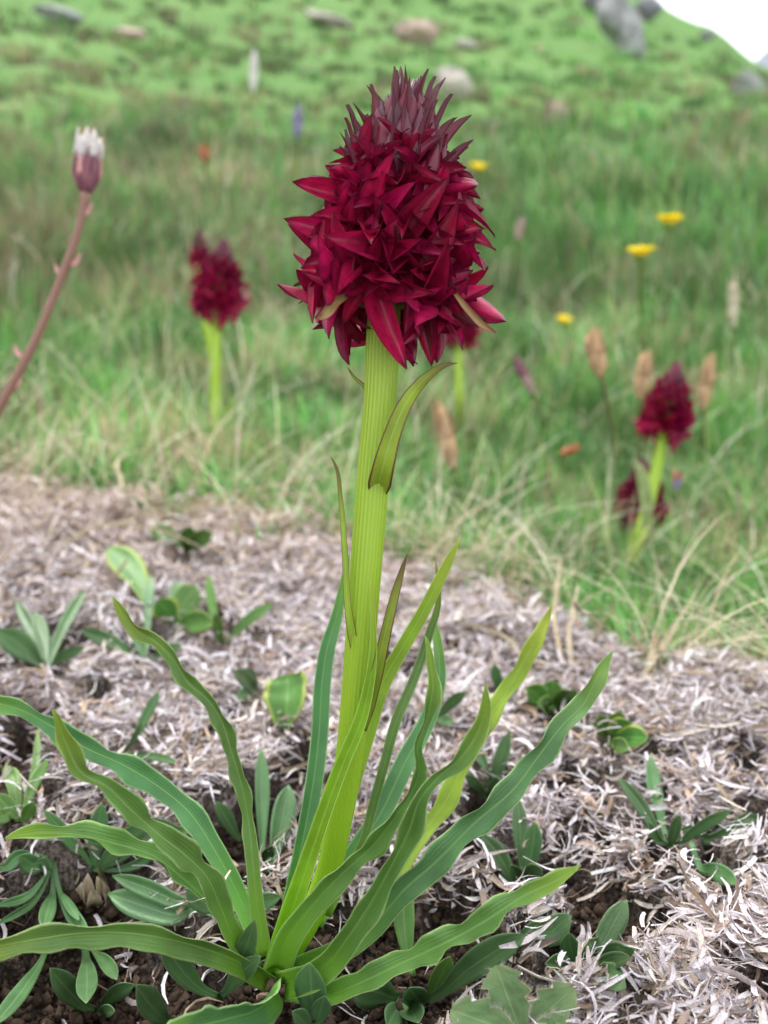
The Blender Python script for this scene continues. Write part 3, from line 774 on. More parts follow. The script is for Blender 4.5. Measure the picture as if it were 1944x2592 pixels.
# two pale brown tepals hanging at the lower rim
pxleaf('tepal', orchid, 'tan_tepal', [(885, 745, 12, .144), (850, 765, 30, .141), (815, 800, 26, .1395), (795, 805, 4, .140)], 'pale brown drooping tepal', fold=.6, thick=.00015, n=16)
pxleaf('tepal', orchid, 'tan_tepal', [(1150, 740, 12, .143), (1190, 790, 22, .141), (1225, 825, 20, .140), (1258, 843, 3, .140)], 'pale brown drooping tepal', fold=.6, thick=.00015, n=16)
# bracts on the stem
pxleaf('stem_bract', orchid, 'bract', [(955, 1260, 30, .1490), (960, 1222, 62, .1470), (967, 1192, 62, .1453), (990, 1110, 52, .1445), (1026, 1025, 42, .145), (1085, 952, 26, .147), (1125, 925, 14, .148), (1160, 919, 3, .149)], 'largest stem bract, curving outward with a dark edge', fold=.5, thick=.0003, roll=-12, rollend=20)
pxleaf('stem_bract', orchid, 'bract', [(935, 1000, 10, .150), (920, 975, 12, .150), (897, 955, 10, .151), (880, 930, 3, .152)], fold=.3, thick=.0002, n=14, roll=40)
pxleaf('stem_bract', orchid, 'bract', [(905, 1680, 14, .1490), (892, 1610, 24, .1478), (881, 1540, 20, .147), (873, 1400, 17, .147), (862, 1260, 12, .147), (850, 1180, 8, .147), (836, 1153, 4, .147)], fold=.4, thick=.0003)
pxleaf('stem_bract', orchid, 'bract', [(922, 1850, 12, .1500), (936, 1780, 30, .1480), (953, 1700, 36, .147), (975, 1600, 32, .146), (1000, 1500, 24, .146), (1018, 1440, 14, .146), (1031, 1400, 3, .146)], fold=.5, thick=.0003, roll=-15)
# leaves (waypoints base -> tip)
LV = [
 ('orchid_leaf_bright', [(690, 2470, 60, .152), (728, 2340, 62, .1505), (775, 2200, 58, .149), (822, 2060, 54, .148), (870, 1930, 52, .1475), (912, 1830, 46, .147), (936, 1730, 34, .1465), (946, 1640, 24, .146), (944, 1550, 13, .146), (936, 1465, 5, .146)], dict(fold=.75, roll=8, thick=.0005)),
 ('orchid_leaf_cool', [(700, 2440, 45, .162), (738, 2260, 48, .164), (770, 2110, 50, .166), (796, 1960, 50, .168), (808, 1850, 48, .170), (815, 1730, 46, .171), (828, 1640, 42, .172), (852, 1560, 32, .173), (866, 1490, 22, .173), (885, 1400, 4, .173)], dict(fold=.55, roll=-10)),
 ('orchid_leaf_bright', [(800, 2300, 40, .160), (880, 2020, 44, .161), (935, 1830, 46, .160), (965, 1735, 44, .160), (1012, 1650, 38, .160), (1070, 1550, 34, .160), (1120, 1452, 28, .160), (1148, 1395, 18, .160), (1166, 1358, 4, .160)], dict(fold=.35, roll=-10)),
 ('orchid_leaf', [(830, 2320, 20, .163), (885, 2200, 26, .164), (918, 2140, 26, .164), (942, 2050, 26, .165), (970, 1948, 26, .165), (1008, 1812, 28, .166), (1042, 1735, 26, .167), (1070, 1660, 24, .168), (1092, 1590, 22, .168), (1108, 1540, 18, .168), (1110, 1480, 13, .168), (1102, 1418, 8, .168)], dict(fold=.5, roll=10)),
 ('orchid_leaf_cool', [(800, 2340, 40, .165), (878, 2190, 52, .168), (955, 2075, 56, .171), (1028, 1925, 54, .174), (1085, 1815, 44, .177), (1112, 1720, 36, .178), (1108, 1630, 26, .179), (1095, 1560, 5, .180)], dict(fold=.45)),
 ('orchid_leaf', [(700, 2450, 80, .150), (728, 2375, 76, .148), (792, 2290, 66, .146), (866, 2212, 62, .144), (948, 2135, 56, .142), (1004, 2062, 48, .1405), (1042, 2005, 40, .140), (1062, 1940, 34, .1395), (1056, 1895, 36, .139), (1080, 1820, 40, .139), (1095, 1735, 40, .139), (1088, 1670, 34, .1395), (1076, 1610, 14, .140)], dict(fold=.8, ruffle=0.00077, rfreq=4, roll=-14, n=56)),
 ('orchid_leaf', [(720, 2490, 80, .148), (790, 2468, 84, .146), (830, 2438, 82, .1445), (880, 2374, 80, .142), (942, 2280, 78, .140), (996, 2182, 76, .138), (1036, 2100, 70, .137), (1062, 2025, 60, .136), (1111, 1966, 54, .1355), (1162, 1922, 54, .135), (1205, 1862, 50, .135), (1228, 1792, 36, .1345), (1229, 1732, 14, .134)], dict(fold=.8, ruffle=0.00053, rfreq=3, roll=-10, n=56)),
 ('orchid_leaf_bright', [(860, 2390, 40, .160), (990, 2230, 46, .166), (1068, 2112, 48, .170), (1124, 2035, 48, .173), (1221, 1838, 46, .178), (1277, 1760, 46, .180), (1324, 1677, 42, .182), (1370, 1600, 32, .183), (1388, 1560, 22, .184), (1398, 1526, 6, .184)], dict(fold=.4, ruffle=0.00070, rfreq=3.5, n=50)),
 ('orchid_leaf_cool', [(750, 2455, 66, .154), (898, 2384, 66, .152), (970, 2314, 68, .151), (1030, 2246, 72, .150), (1095, 2190, 72, .150), (1200, 2085, 68, .150), (1300, 1998, 64, .151), (1370, 1905, 58, .152), (1427, 1832, 52, .153), (1479, 1780, 50, .154), (1510, 1718, 42, .154), (1532, 1680, 32, .155), (1550, 1650, 10, .155)], dict(fold=.45, ruffle=0.00077, rfreq=4, n=56)),
 ('orchid_leaf', [(735, 2515, 52, .150), (821, 2522, 60, .147), (898, 2494, 62, .144), (1026, 2434, 64, .141), (1153, 2374, 66, .138), (1252, 2317, 64, .136), (1329, 2266, 56, .135), (1400, 2234, 46, .134), (1440, 2212, 36, .1335), (1468, 2192, 16, .133)], dict(fold=.5, ruffle=0.00070, rfreq=4, roll=18, n=50)),
 ('orchid_leaf', [(672, 2420, 44, .157), (652, 2300, 42, .158), (640, 2180, 38, .159), (630, 2085, 36, .160), (612, 1990, 38, .160), (585, 1900, 42, .160), (556, 1815, 42, .160), (520, 1765, 40, .160), (478, 1730, 42, .160), (440, 1670, 42, .160), (395, 1625, 38, .160), (345, 1595, 40, .160), (312, 1555, 34, .160), (285, 1512, 14, .160)], dict(fold=.6, ruffle=0.00063, rfreq=5, roll=10, n=56)),
 ('orchid_leaf_cool', [(660, 2400, 44, .159), (602, 2262, 52, .162), (542, 2150, 58, .164), (478, 2055, 62, .166), (400, 1990, 62, .167), (320, 1940, 60, .167), (215, 1892, 58, .166), (130, 1838, 54, .165), (60, 1800, 46, .164), (-20, 1775, 40, .163), (-110, 1745, 10, .162)], dict(fold=.45, ruffle=0.00070, rfreq=4, roll=6, n=50)),
 ('orchid_leaf', [(640, 2450, 50, .150), (590, 2370, 54, .146), (556, 2290, 60, .143), (520, 2215, 66, .140), (470, 2165, 68, .138), (400, 2110, 66, .136), (330, 2048, 62, .134), (270, 1990, 56, .1325), (205, 1955, 54, .1315), (168, 1885, 50, .131), (134, 1795, 22, .130)], dict(fold=.7, ruffle=0.00092, rfreq=4, roll=-8, n=56)),
 ('orchid_leaf', [(660, 2420, 40, .160), (560, 2320, 50, .160), (470, 2230, 56, .158), (385, 2165, 62, .155), (290, 2135, 66, .152), (190, 2112, 60, .149), (100, 2110, 44, .147), (12, 2124, 12, .145)], dict(fold=.9, ruffle=0.00070, rfreq=3, roll=-30, n=44)),
 ('orchid_leaf', [(680, 2480, 60, .152), (605, 2435, 70, .147), (520, 2402, 76, .143), (430, 2378, 76, .139), (330, 2362, 74, .136), (200, 2362, 72, .133), (100, 2376, 70, .131), (0, 2394, 66, .129), (-120, 2420, 30, .127)], dict(fold=.7, ruffle=0.00042, rfreq=3, roll=24, n=44)),
 ('orchid_leaf_cool', [(700, 2500, 70, .149), (680, 2532, 90, .143), (640, 2560, 100, .136), (570, 2580, 104, .129), (480, 2605, 100, .123), (400, 2640, 60, .118)], dict(fold=.6, ruffle=.0003, rfreq=4, roll=60, rollend=10, n=40)),
]
for i, (mt, way, kw) in enumerate(LV):
    kw = dict(kw); kw.setdefault('thick', .0005); kw['seed'] = i
    if mt != 'orchid_leaf_bright': way = way[:-1] + [(*way[-1][:2], max(way[-1][2], .82 * way[-2][2]), way[-1][3])]     # blunt tips
    pxleaf('leaf', orchid, mt, way, **kw)

# ------------------------------------------------------------------ orchids in the meadow behind
def far_orchid(hb, ht, rpx, d, stem_way, label, seed, n_open=34, n_bud=24, leaves=(), dark=1.0, maxt=.62):
    base = drop(P(*stem_way[0]), -.001)
    o = thing('orchid', base, label, 'orchid')
    pts = [base] + [P(*w) for w in stem_way[1:]] + [P(hb[0], hb[1], d)]
    r0 = 15 * S(.5)
    tube_obj('stem', o, 'far_orchid_stem', pts, [r0 * 1.15] + [r0] * (len(pts) - 2) + [r0 * .9], nseg=14, n=24)
    orchid_head(o, P(hb[0], hb[1], d), P(ht[0], ht[1], d), rpx * S(d), seed, n_open, n_bud, False, dark, maxt)
    for mt, way, kw in leaves:
        pts = [P(a, b, dd) for a, b, w, dd in way]; pts[0] = drop(pts[0]) if way[0][2] > 0 else pts[0]
        leaf_obj('leaf', o, mt, pts, [abs(w) * S(dd) for a, b, w, dd in way], n=20, nc=5, **kw)
    return o
dl = gdepth(540, 1185)
far_orchid((548, 782), (568, 600), 76, .60, [(540, 1190, dl), (543, 1050, .60), (546, 900, .60)], 'blurred crimson orchid on a straight stem, next to a smaller flower head', 21,
           leaves=[('orchid_leaf_bright', [(540, 1190, 22, dl), (525, 1120, 22, .6), (500, 1060, 16, .6), (480, 1010, 4, .6)], {}), ('orchid_leaf_bright', [(545, 1190, 20, dl), (560, 1120, 20, .61), (575, 1050, 14, .61), (590, 1000, 4, .61)], {})])
far_orchid((507, 668), (505, 578), 34, .74, [(560, 1100, gdepth(560, 1100)), (545, 950, .74), (520, 800, .74)], 'smaller crimson orchid bud peeping up behind the head of the straight-stemmed orchid', 22, 14, 30, maxt=.3)
far_orchid((1163, 862), (1166, 690), 58, .72, [(1162, 1120, gdepth(1162, 1120)), (1162, 1000, .72), (1160, 920, .72)], 'blurred crimson orchid half hidden behind the big flower head', 23,
           leaves=[('pale_green_blade', [(1160, 1120, 20, .74), (1175, 1060, 18, .72), (1180, 990, 4, .72)], {})])
d4 = gdepth(1530, 1580)
far_orchid((1680, 1090), (1716, 912), 74, .51, [(1530, 1580, d4), (1575, 1470, .505), (1625, 1330, .505), (1660, 1200, .51)], 'crimson orchid on a leaning stem with pale narrow leaves, in the green grass', 24, 38, 30, leaves=[
    ('pale_green_blade', [(1640, 1380, -26, .500), (1634, 1290, 24, .498), (1620, 1210, 16, .498), (1604, 1150, 4, .498)], {}),
    ('pale_green_blade', [(1645, 1330, -18, .500), (1640, 1250, 20, .498), (1628, 1190, 14, .498), (1612, 1168, 4, .498)], {}),
    ('orchid_leaf_bright', [(1530, 1590, 30, d4), (1560, 1500, 34, .49), (1600, 1410, 30, .49), (1640, 1330, 8, .49)], {}),
    ('orchid_leaf_bright', [(1520, 1590, 30, d4), (1500, 1540, 26, .49), (1470, 1480, 20, .49), (1440, 1400, 4, .49)], {}),
    ('pale_green_blade', [(1525, 1590, 20, d4), (1530, 1480, 18, .50), (1540, 1380, 12, .50), (1535, 1300, 4, .5)], {})])
d5 = gdepth(1630, 1440)
far_orchid((1620, 1318), (1628, 1158), 74, .545, [(1630, 1440, d5), (1625, 1390, .565)], 'low crimson orchid head behind the leaning orchid stem', 25, 36, 28, dark=.8)

# ------------------------------------------------------------------ withered flower stalk on the left
dw = .30
wb = drop(P(-330, 1750, .31))
w = thing('withered_flower', wb, 'withered flower stalk with white-tufted purple head on a reddish leaning stem', 'flower')
sp_ = [(-330, 1750, .31), (-200, 1420, .305), (-70, 1160, .302), (10, 1010, .30), (90, 860, .30), (150, 715, .30), (192, 600, .30), (210, 530, .30), (217, 480, .30)]
pts = [P(*q) for q in sp_]; pts[0] = wb
tube_obj('stem', w, 'reddish_stem', pts, [12 * S(dw)] * 5 + [10.5 * S(dw)] * 2 + [10 * S(dw), 14 * S(dw)], nseg=12, n=40)
hb, ht = P(217, 490, dw), P(223, 400, dw); hax = norm(ht - hb)
tube_obj('calyx', w, 'purple_bract', [hb, hb + (ht - hb) * .3, hb + (ht - hb) * .8, ht], [12 * S(dw), 29 * S(dw), 31 * S(dw), 28 * S(dw)], nseg=16, n=12)
uu, vv_ = perp(hax)
for k in range(11):
    th = k * 2 * math.pi / 11; er = uu * math.cos(th) + vv_ * math.sin(th)
    p0 = hb + hax * 8 * S(dw) + er * 16 * S(dw)
    leaf_obj('calyx_bract', w, 'purple_bract' if k % 3 else 'pinkish', [p0, p0 + hax * 45 * S(dw) + er * 17 * S(dw), p0 + hax * (95 + 15 * (k % 2)) * S(dw) + er * 14 * S(dw)], [12 * S(dw), 17 * S(dw), 2 * S(dw)], face=er, n=10, nc=5, thick=.0002)
for k in range(26):
    th = k * 2.4; rr_ = 26 * S(dw) * math.sqrt((k + .5) / 26); er = uu * math.cos(th) + vv_ * math.sin(th)
    p0 = ht - hax * 18 * S(dw) + er * rr_; p1 = ht + hax * random.uniform(44, 72) * S(dw) + er * rr_ * 1.35
    leaf_obj('tuft', w, 'white_fluff', [p0, (p0 + p1) / 2 + er * 2 * S(dw), p1], [12 * S(dw), 21 * S(dw), 8 * S(dw)], face=er, n=8, nc=4, thick=.0003)
    if k % 3 == 0: leaf_obj('style', w, 'rust_tips', [p1 - hax * 16 * S(dw), p1, p1 + hax * 14 * S(dw) + er * 5 * S(dw)], [3 * S(dw), 5 * S(dw), 4 * S(dw)], face=er, n=6, nc=4, thick=.0003)
for px, py, s in ((207, 545, 1), (178, 672, 1), (165, 700, -1), (28, 985, 1), (62, 905, -1)):
    p0 = P(px, py, dw)
    leaf_obj('stem_bract', w, 'pinkish', [p0, p0 + np.array((s * 14, 0, 8)) * S(dw), p0 + np.array((s * 28, 4, 34)) * S(dw)], [12 * S(dw), 14 * S(dw), 2 * S(dw)], n=8, nc=5, thick=.0003)

# ------------------------------------------------------------------ yellow flowers
PETY = mesh('petal', *petal_mesh('petal', .26, .10, .3, 3, 6, 4)); PETY.materials.append(MATS['yellow_petal'])
def yellow(px, py, wpx, d, foot, tilt, label, stem='thin_stem'):
    base = drop(P(foot[0], foot[1], gdepth(*foot)), -.002)
    c = P(px, py, d); o = thing('yellow_flower', base, label, 'flower')
    r = wpx / 2 * S(d); mid = (base + c) / 2 + np.array((.03 * r * 10, 0, .0))
    ax = norm(np.array((tilt[0], tilt[1], 1.0)))
    tube_obj('stem', o, stem, [base, mid, c - ax * r * .3], [r * .11, r * .10, r * .12], nseg=10, n=16)
    tube_obj('flower_cup', o, 'thin_stem', [c - ax * r * .5, c - ax * r * .2, c + ax * r * .02], [r * .12, r * .36, r * .42], nseg=14, n=8)
    tube_obj('flower_disc', o, 'yellow_disc', [c, c + ax * r * .12, c + ax * r * .24], [r * .46, r * .42, r * .15], nseg=14, n=6)
    a, b = perp(ax)
    for k in range(28):
        th = k * 2 * math.pi / 14 + (.22 if k >= 14 else 0); er = a * math.cos(th) + b * math.sin(th); lf = .5 + (.45 if k >= 14 else 0) + random.uniform(-.1, .12)
        link('petal', PETY, frame(c + er * r * .2 + ax * r * .05, er + ax * lf, ax - er * lf, r * random.uniform(.78, .95), 1.15), o)
    return o
yellow(1695, 565, 78, .62, (1625, 880), (0.02, .05), 'higher of two yellow flowers side by side in the meadow')
yellow(1622, 645, 82, .58, (1610, 960), (-.05, -.05), 'lower of two yellow flowers side by side, with one drooping petal')
yellow(1210, 428, 52, 1.6, (1215, 640), (.1, -.3), 'small yellow flower peeping out beside the big crimson head')
yellow(1428, 815, 50, 1.0, (1430, 900), (.1, -.2), 'dull little yellow flower low in the grass above the dried flower buds')

# ------------------------------------------------------------------ dried flower heads and buds in the meadow
def dried(px0, py0, px1, py1, wpx, d, foot, label, mat='dried_flower', stem='brown_stem', name='dried_flower', cat='dried flower', frills=5, tipmat=None):
    base = drop(P(foot[0], foot[1], gdepth(*foot)), -.002)
    a, b = P(px0, py0, d), P(px1, py1, d); ax = norm(b - a); L = np.linalg.norm(b - a)
    o = thing(name, base, label, cat)
    hw_ = wpx * .42 * S(d)
    tube_obj('stem', o, stem, [base, (base + a) / 2 + np.array((.002, 0, 0)), a + ax * L * .05], [hw_ * .22, hw_ * .2, hw_ * .25], nseg=8, n=12)
    tube_obj('flower_tube', o, mat, [a, a + ax * L * .25, a + ax * L * .55, a + ax * L * .85], [hw_ * .3, hw_ * .85, hw_ * .75, hw_ * .3], nseg=18, n=16, ribs=5, ribamp=.16)
    u_, v_ = perp(ax)
    for k in range(frills):
        th = k * 2 * math.pi / frills + .4; er = u_ * math.cos(th) + v_ * math.sin(th)
        p0 = a + ax * L * .45 + er * hw_ * .85
        leaf_obj('petal', o, tipmat or mat, [p0, p0 + ax * L * .3 - er * hw_ * .2, p0 + ax * L * random.uniform(.42, .62) - er * hw_ * random.uniform(-.1, .8)], [hw_ * .9, hw_ * .8, hw_ * .12], face=er, n=10, nc=5, thick=.0002)
    return o
dried(1522, 955, 1496, 822, 62, .55, (1558, 1180), 'plump tan dried flower on a pale stem, left of the leaning crimson orchid')
dried(1618, 1010, 1640, 880, 50, .62, (1610, 1180), 'faded tan dried flower just behind the leaning orchid head')
dried(1778, 1040, 1800, 895, 46, .68, (1775, 1180), 'thin washed-out dried flower on the far side of the leaning orchid')
dried(1150, 1190, 1108, 1008, 58, .50, (1165, 1290), 'orange-brown dried flower standing close beside the thick orchid stem', stem='thin_stem')
dried(1352, 1000, 1298, 895, 34, .60, (1372, 1120), 'slanting purplish withered bud between the dried flowers', 'pinkish_brown', tipmat='purple_bract')
dried(1418, 1150, 1470, 1128, 30, .52, (1410, 1230), 'small reddish brown dried bud lying low in the grass', 'orange_bud')
dried(1855, 830, 1858, 700, 34, .75, (1850, 1000), 'pale yellow-green seed spike in the meadow', 'dried_pale', 'thin_stem', 'seed_spike', 'plant')
dried(752, 350, 756, 262, 30, 1.6, (745, 520), 'small blue-violet flower spike beyond the meadow', 'violet_petal', 'thin_stem', 'violet_flower', 'flower')
dried(1712, 1240, 1716, 1185, 30, .58, (1712, 1330), 'tiny violet and orange bud behind the leaning orchid', 'violet_petal', 'thin_stem', 'violet_flower', 'flower', tipmat='orange_bud')
dried(520, 410, 515, 360, 36, 1.5, (520, 520), 'small dark orange flower head in the meadow bank', 'orange_bud', 'thin_stem', 'orange_flower', 'flower')
dried(640, 235, 645, 120, 24, 2.2, (640, 330), 'slender white plume of a grass seed head on the bank', 'white_fluff', 'brown_stem', 'grass_plume', 'plant')
dried(1310, 610, 1325, 545, 26, .95, (1310, 780), 'little brown seed head on a thin stalk in mid meadow', 'pinkish_brown', 'thin_stem', 'grass_plume', 'plant')

# ------------------------------------------------------------------ small plants in the mat and soil
def lift(px, py, bd, k=.45):
    g = gdepth(px, py)
    d = min(bd + k * (g - bd), g * .965)
    for _ in range(40):
        q = P(px, py, d)
        if q[2] - float(terrain(q[0:1], q[1:2])[0]) > .0085 + .02 * max(0, bd - .16): break
        d *= .992
    return d
KEEP = []     # ground that a plant's leaves keep clear of litter
def small_plant(name, foot, leaves, label, group=None, mat='rosette_leaf', cat='plant', k=.45):
    """leaves: (tip px, tip py, width px, [bulge px], [mat])"""
    bd = gdepth(*foot); base = drop(P(foot[0], foot[1], bd))
    o = thing(name, base, label, cat, group)
    for i, lf in enumerate(leaves):
        tx, ty, wpx = lf[:3]; bul = lf[3] if len(lf) > 3 else 12; mt = lf[4] if len(lf) > 4 else mat
        fx, fy = (lf[5] if len(lf) > 5 else foot)
        fd = gdepth(fx, fy) if len(lf) > 5 else bd
        td = lift(tx, ty, fd, k); wpx = wpx * (1.25 if fd < .18 else 1.12)
        dx, dy = tx - fx, ty - fy; ln = math.hypot(dx, dy) + 1e-6; nx_, ny_ = -dy / ln, dx / ln
        if ny_ > 0: nx_, ny_ = -nx_, -ny_
        way = []
        for s, wf in ((0, .28), (.2, .38), (.42, .78), (.64, 1.0), (.84, .8), (1.0, .12)):
            dd = fd + (td - fd) * s; b_ = bul * math.sin(math.pi * s)
            way.append((fx + dx * s + nx_ * b_, fy + dy * s + ny_ * b_, wpx * wf, dd))
        pts = [P(a, b, d) for a, b, w_, d in way]
        pts = [np.array((q[0], q[1], max(q[2], float(terrain(np.array([q[0]]), np.array([q[1]]))[0]) + .0006 + .0009 * j))) for j, q in enumerate(pts)]
        KEEP.extend((q[0], q[1] - .0015, .0026 + .012 * max(0, fd - .16)) for q in pts)
        leaf_obj('leaf', o, mt, pts, [w_ * S(d) for a, b, w_, d in way], fold=random.uniform(.15, .5), thick=.00035, n=18, nc=7, seed=i * 3 + int(tx), roll=random.uniform(-20, 20))
    return o
RG = 'small green rosette plants rooted in the mat'
small_plant('seedling', (245, 2572), [(126, 2450, 52, -6), (340, 2492, 34, 14), (290, 2560, 26, 8)], 'seedling with two oval leaves on bare soil below the horizontal orchid leaf')
small_plant('rosette_plant', (556, 2535), [(408, 2362, 54, -22), (646, 2326, 42, -8), (660, 2420, 40, 8), (345, 2492, 56, -10, 'rosette_leaf', (445, 2600))], 'rosette with four broad upright leaves touching the orchid base', k=-.75)
small_plant('rosette_plant', (560, 2345), [(274, 2262, 58, -6), (284, 2216, 40, 10), (712, 2268, 38, 8), (470, 2250, 40, 6), (545, 2250, 34, 8)], 'rosette with long flat leaves lying under the wavy orchid leaf')
small_plant('rosette_plant', (236, 2218), [(492, 2094, 42, 12), (520, 2152, 30, 6), (400, 2070, 40, 16), (110, 2050, 30, 8), (258, 2032, 44, 4), (310, 2140, 34, 4)], 'rosette sending narrow leaves out below the big arching orchid leaf')
small_plant('rosette_plant', (140, 2238), [(-10, 2190, 34, 8), (-10, 2292, 22, -8), (108, 2352, 36, 0), (226, 2372, 32, -6), (46, 2166, 48, 6), (-10, 2340, 20, -8), (200, 2330, 22, 0)], 'many-leaved rosette spreading flat beside a dead brown bud')
small_plant('rosette_plant', (52, 2095), [(14, 1934, 38, 4), (122, 1920, 26, 10), (96, 1842, 18, -12), (-14, 2010, 40, 6), (84, 2030, 32, 0), (-20, 2060, 34, 8)], 'upright rosette growing above the flat many-leaved rosette', mat='rosette_leaf_light')
small_plant('rosette_plant', (130, 2390), [(-20, 2600, 36, -8), (218, 2540, 44, 4, 'rosette_leaf', (215, 2400)), (296, 2480, 30, 8, 'rosette_leaf', (225, 2400))], 'drooping leaves hanging under the horizontal orchid leaf over dark soil')
small_plant('rosette_plant', (120, 1700), [(-8, 1595, 62, 8), (216, 1494, 30, 10), (88, 1548, 36, 4), (214, 1640, 28, 12), (40, 1520, 30, 6), (150, 1590, 26, 0)], 'soft blurred rosette with bluish leaves in the pale mat')
small_plant('rosette_plant', (370, 1682), [(204, 1594, 34, 10), (382, 1452, 24, 0), (462, 1632, 22, 8), (335, 1600, 22, 4)], 'rosette with one tall thin leaf behind the tall wavy orchid leaf')
small_plant('rosette_plant', (562, 1640), [(528, 1455, 24, -4), (692, 1528, 26, 10), (546, 1550, 24, 0)], 'small three-leaved plant in the mat between orchid leaf and stem', mat='rosette_leaf_light')
small_plant('broad_leaf_plant', (440, 1580), [(276, 1384, 72, 16, 'heart_leaf', (372, 1540)), (500, 1486, 64, 8, 'rosette_leaf_light'), (398, 1520, 64, 6, 'heart_leaf'), (540, 1580, 54, 6, 'rosette_leaf_light'), (452, 1470, 40, 0)], 'broad-leaved plant with a yellow-edged leaf in the pale mat')
small_plant('broad_leaf_plant', (470, 1400), [(380, 1340, 44, 6), (540, 1350, 44, 6), (480, 1330, 40, 0)], 'far low broad-leaved plant at the straw rim of the mat', mat='rosette_leaf_light')
small_plant('rosette_plant', (664, 2205), [(661, 1892, 36, 0), (730, 1986, 56, -4, 'rosette_leaf', (680, 2215)), (547, 2028, 34, 0, 'rosette_leaf', (614, 2140)), (690, 2140, 30, 4), (700, 2190, 34, 6)], 'three upright spoon-shaped leaves beside the stem base over dark soil')
small_plant('grass_plant', (318, 1910), [(404, 1748, 24, 0), (448, 1930, 20, 6), (360, 1830, 14, 0)], 'thin grass-like leaves between the two left orchid leaves')
small_plant('rosette_plant', (655, 1760), [(590, 1700, 40, 6), (620, 1690, 30, 0), (600, 1770, 34, 8)], 'little leaves growing behind the rounded yellow-edged leaf')
small_plant('rosette_plant', (1100, 1830), [(1110, 1720, 30, 0), (1180, 1750, 26, 6), (1150, 1830, 26, 6)], 'tiny leaf tuft behind the wavy orchid leaves')
small_plant('rosette_plant', (1690, 2165), [(1646, 1908, 34, -6), (1566, 1968, 32, 10), (1852, 2050, 28, 10), (1934, 2082, 36, 6), (1722, 2062, 28, 0), (1866, 2238, 42, 10, 'rosette_leaf', (1745, 2190)), (1640, 2080, 26, 0)], 'star-shaped rosette of narrow leaves alone on the bleached litter')
small_plant('rosette_plant', (1325, 2245), [(1311, 2018, 36, 0), (1356, 2080, 46, -4), (1218, 2112, 44, 14, 'rosette_leaf', (1308, 2275)), (1372, 2200, 50, 6), (1290, 2190, 34, 0)], 'rosette with upright leaves behind the low right orchid leaf')
small_plant('rosette_plant', (1235, 2030), [(1205, 1880, 30, 0), (1290, 1850, 34, 0), (1180, 1960, 26, 4), (1268, 1960, 34, 0)], 'leaf tuft rising between the two long right orchid leaves')
small_plant('rosette_plant', (1465, 2470), [(1586, 2276, 50, -6), (1446, 2316, 58, 8, 'rosette_leaf', (1312, 2450)), (1608, 2402, 36, 6), (1596, 2424, 36, 8), (1584, 2500, 46, 8), (1380, 2440, 54, 4), (1440, 2360, 44, -4), (1510, 2400, 40, 0), (1530, 2410, 30, 0)], 'dark green many-leaved rosette beside the hairy lobed leaf')
small_plant('rosette_plant', (1075, 2555), [(1332, 2366, 62, 16), (1022, 2212, 44, -10, 'rosette_leaf_light', (1046, 2490)), (1140, 2420, 44, 0, 'rosette_leaf_light'), (1036, 2500, 52, 0)], 'rosette with one long arching leaf under the low right orchid leaf')
small_plant('rosette_plant', (795, 2610), [(784, 2436, 68, 0), (822, 2520, 40, 0), (740, 2560, 40, 0)], 'stubby upright leaves standing right in front of the orchid base', k=-.5)
small_plant('rosette_plant', (1015, 2535), [(888, 2502, 74, 8), (1060, 2590, 50, 4), (980, 2600, 50, 0)], 'oval flat leaf lying on soil beside the orchid base', k=-.6)
small_plant('rosette_plant', (1270, 1770), [(1250, 1680, 26, 0), (1300, 1720, 30, 4)], 'faint leaf pair behind the wavy orchid leaves on pale litter')
small_plant('broad_leaf_plant', (1395, 1800), [(1330, 1740, 56, 6), (1400, 1720, 60, 0), (1460, 1750, 52, 4), (1360, 1780, 50, 4)], 'blurred light green leafy clump between the right orchid leaf tips', mat='rosette_leaf_light')
small_plant('broad_leaf_plant', (1540, 1880), [(1600, 1830, 60, 6, 'heart_leaf'), (1640, 1870, 56, 8, 'heart_leaf'), (1515, 1810, 44, 0), (1570, 1800, 44, 0), (1590, 1900, 40, 4)], 'broad pale-edged leaves at the meadow edge behind the right orchid leaf', mat='rosette_leaf_light')

# rounded, folded leaf with a yellow rim
hp = gat(712, 1856)
hl = thing('heart_leaf_plant', hp, 'single rounded folded leaf with yellow rim standing in the mat', 'plant')
hd = gdepth(712, 1856) * .985
leaf_obj('leaf', hl, 'heart_leaf', [hp] + [P(a, b, hd + e) for a, b, e in ((716, 1838, 0), (722, 1812, .001), (727, 1780, .002), (729, 1750, .004), (729, 1728, .005), (727, 1713, .006), (726, 1706, .006))],
         [w_ * S(hd) for w_ in (8, 46, 86, 116, 124, 110, 76, 20)], fold=.45, roll=16, thick=.0005, n=26, nc=13, ruffle=.0003, rfreq=2)

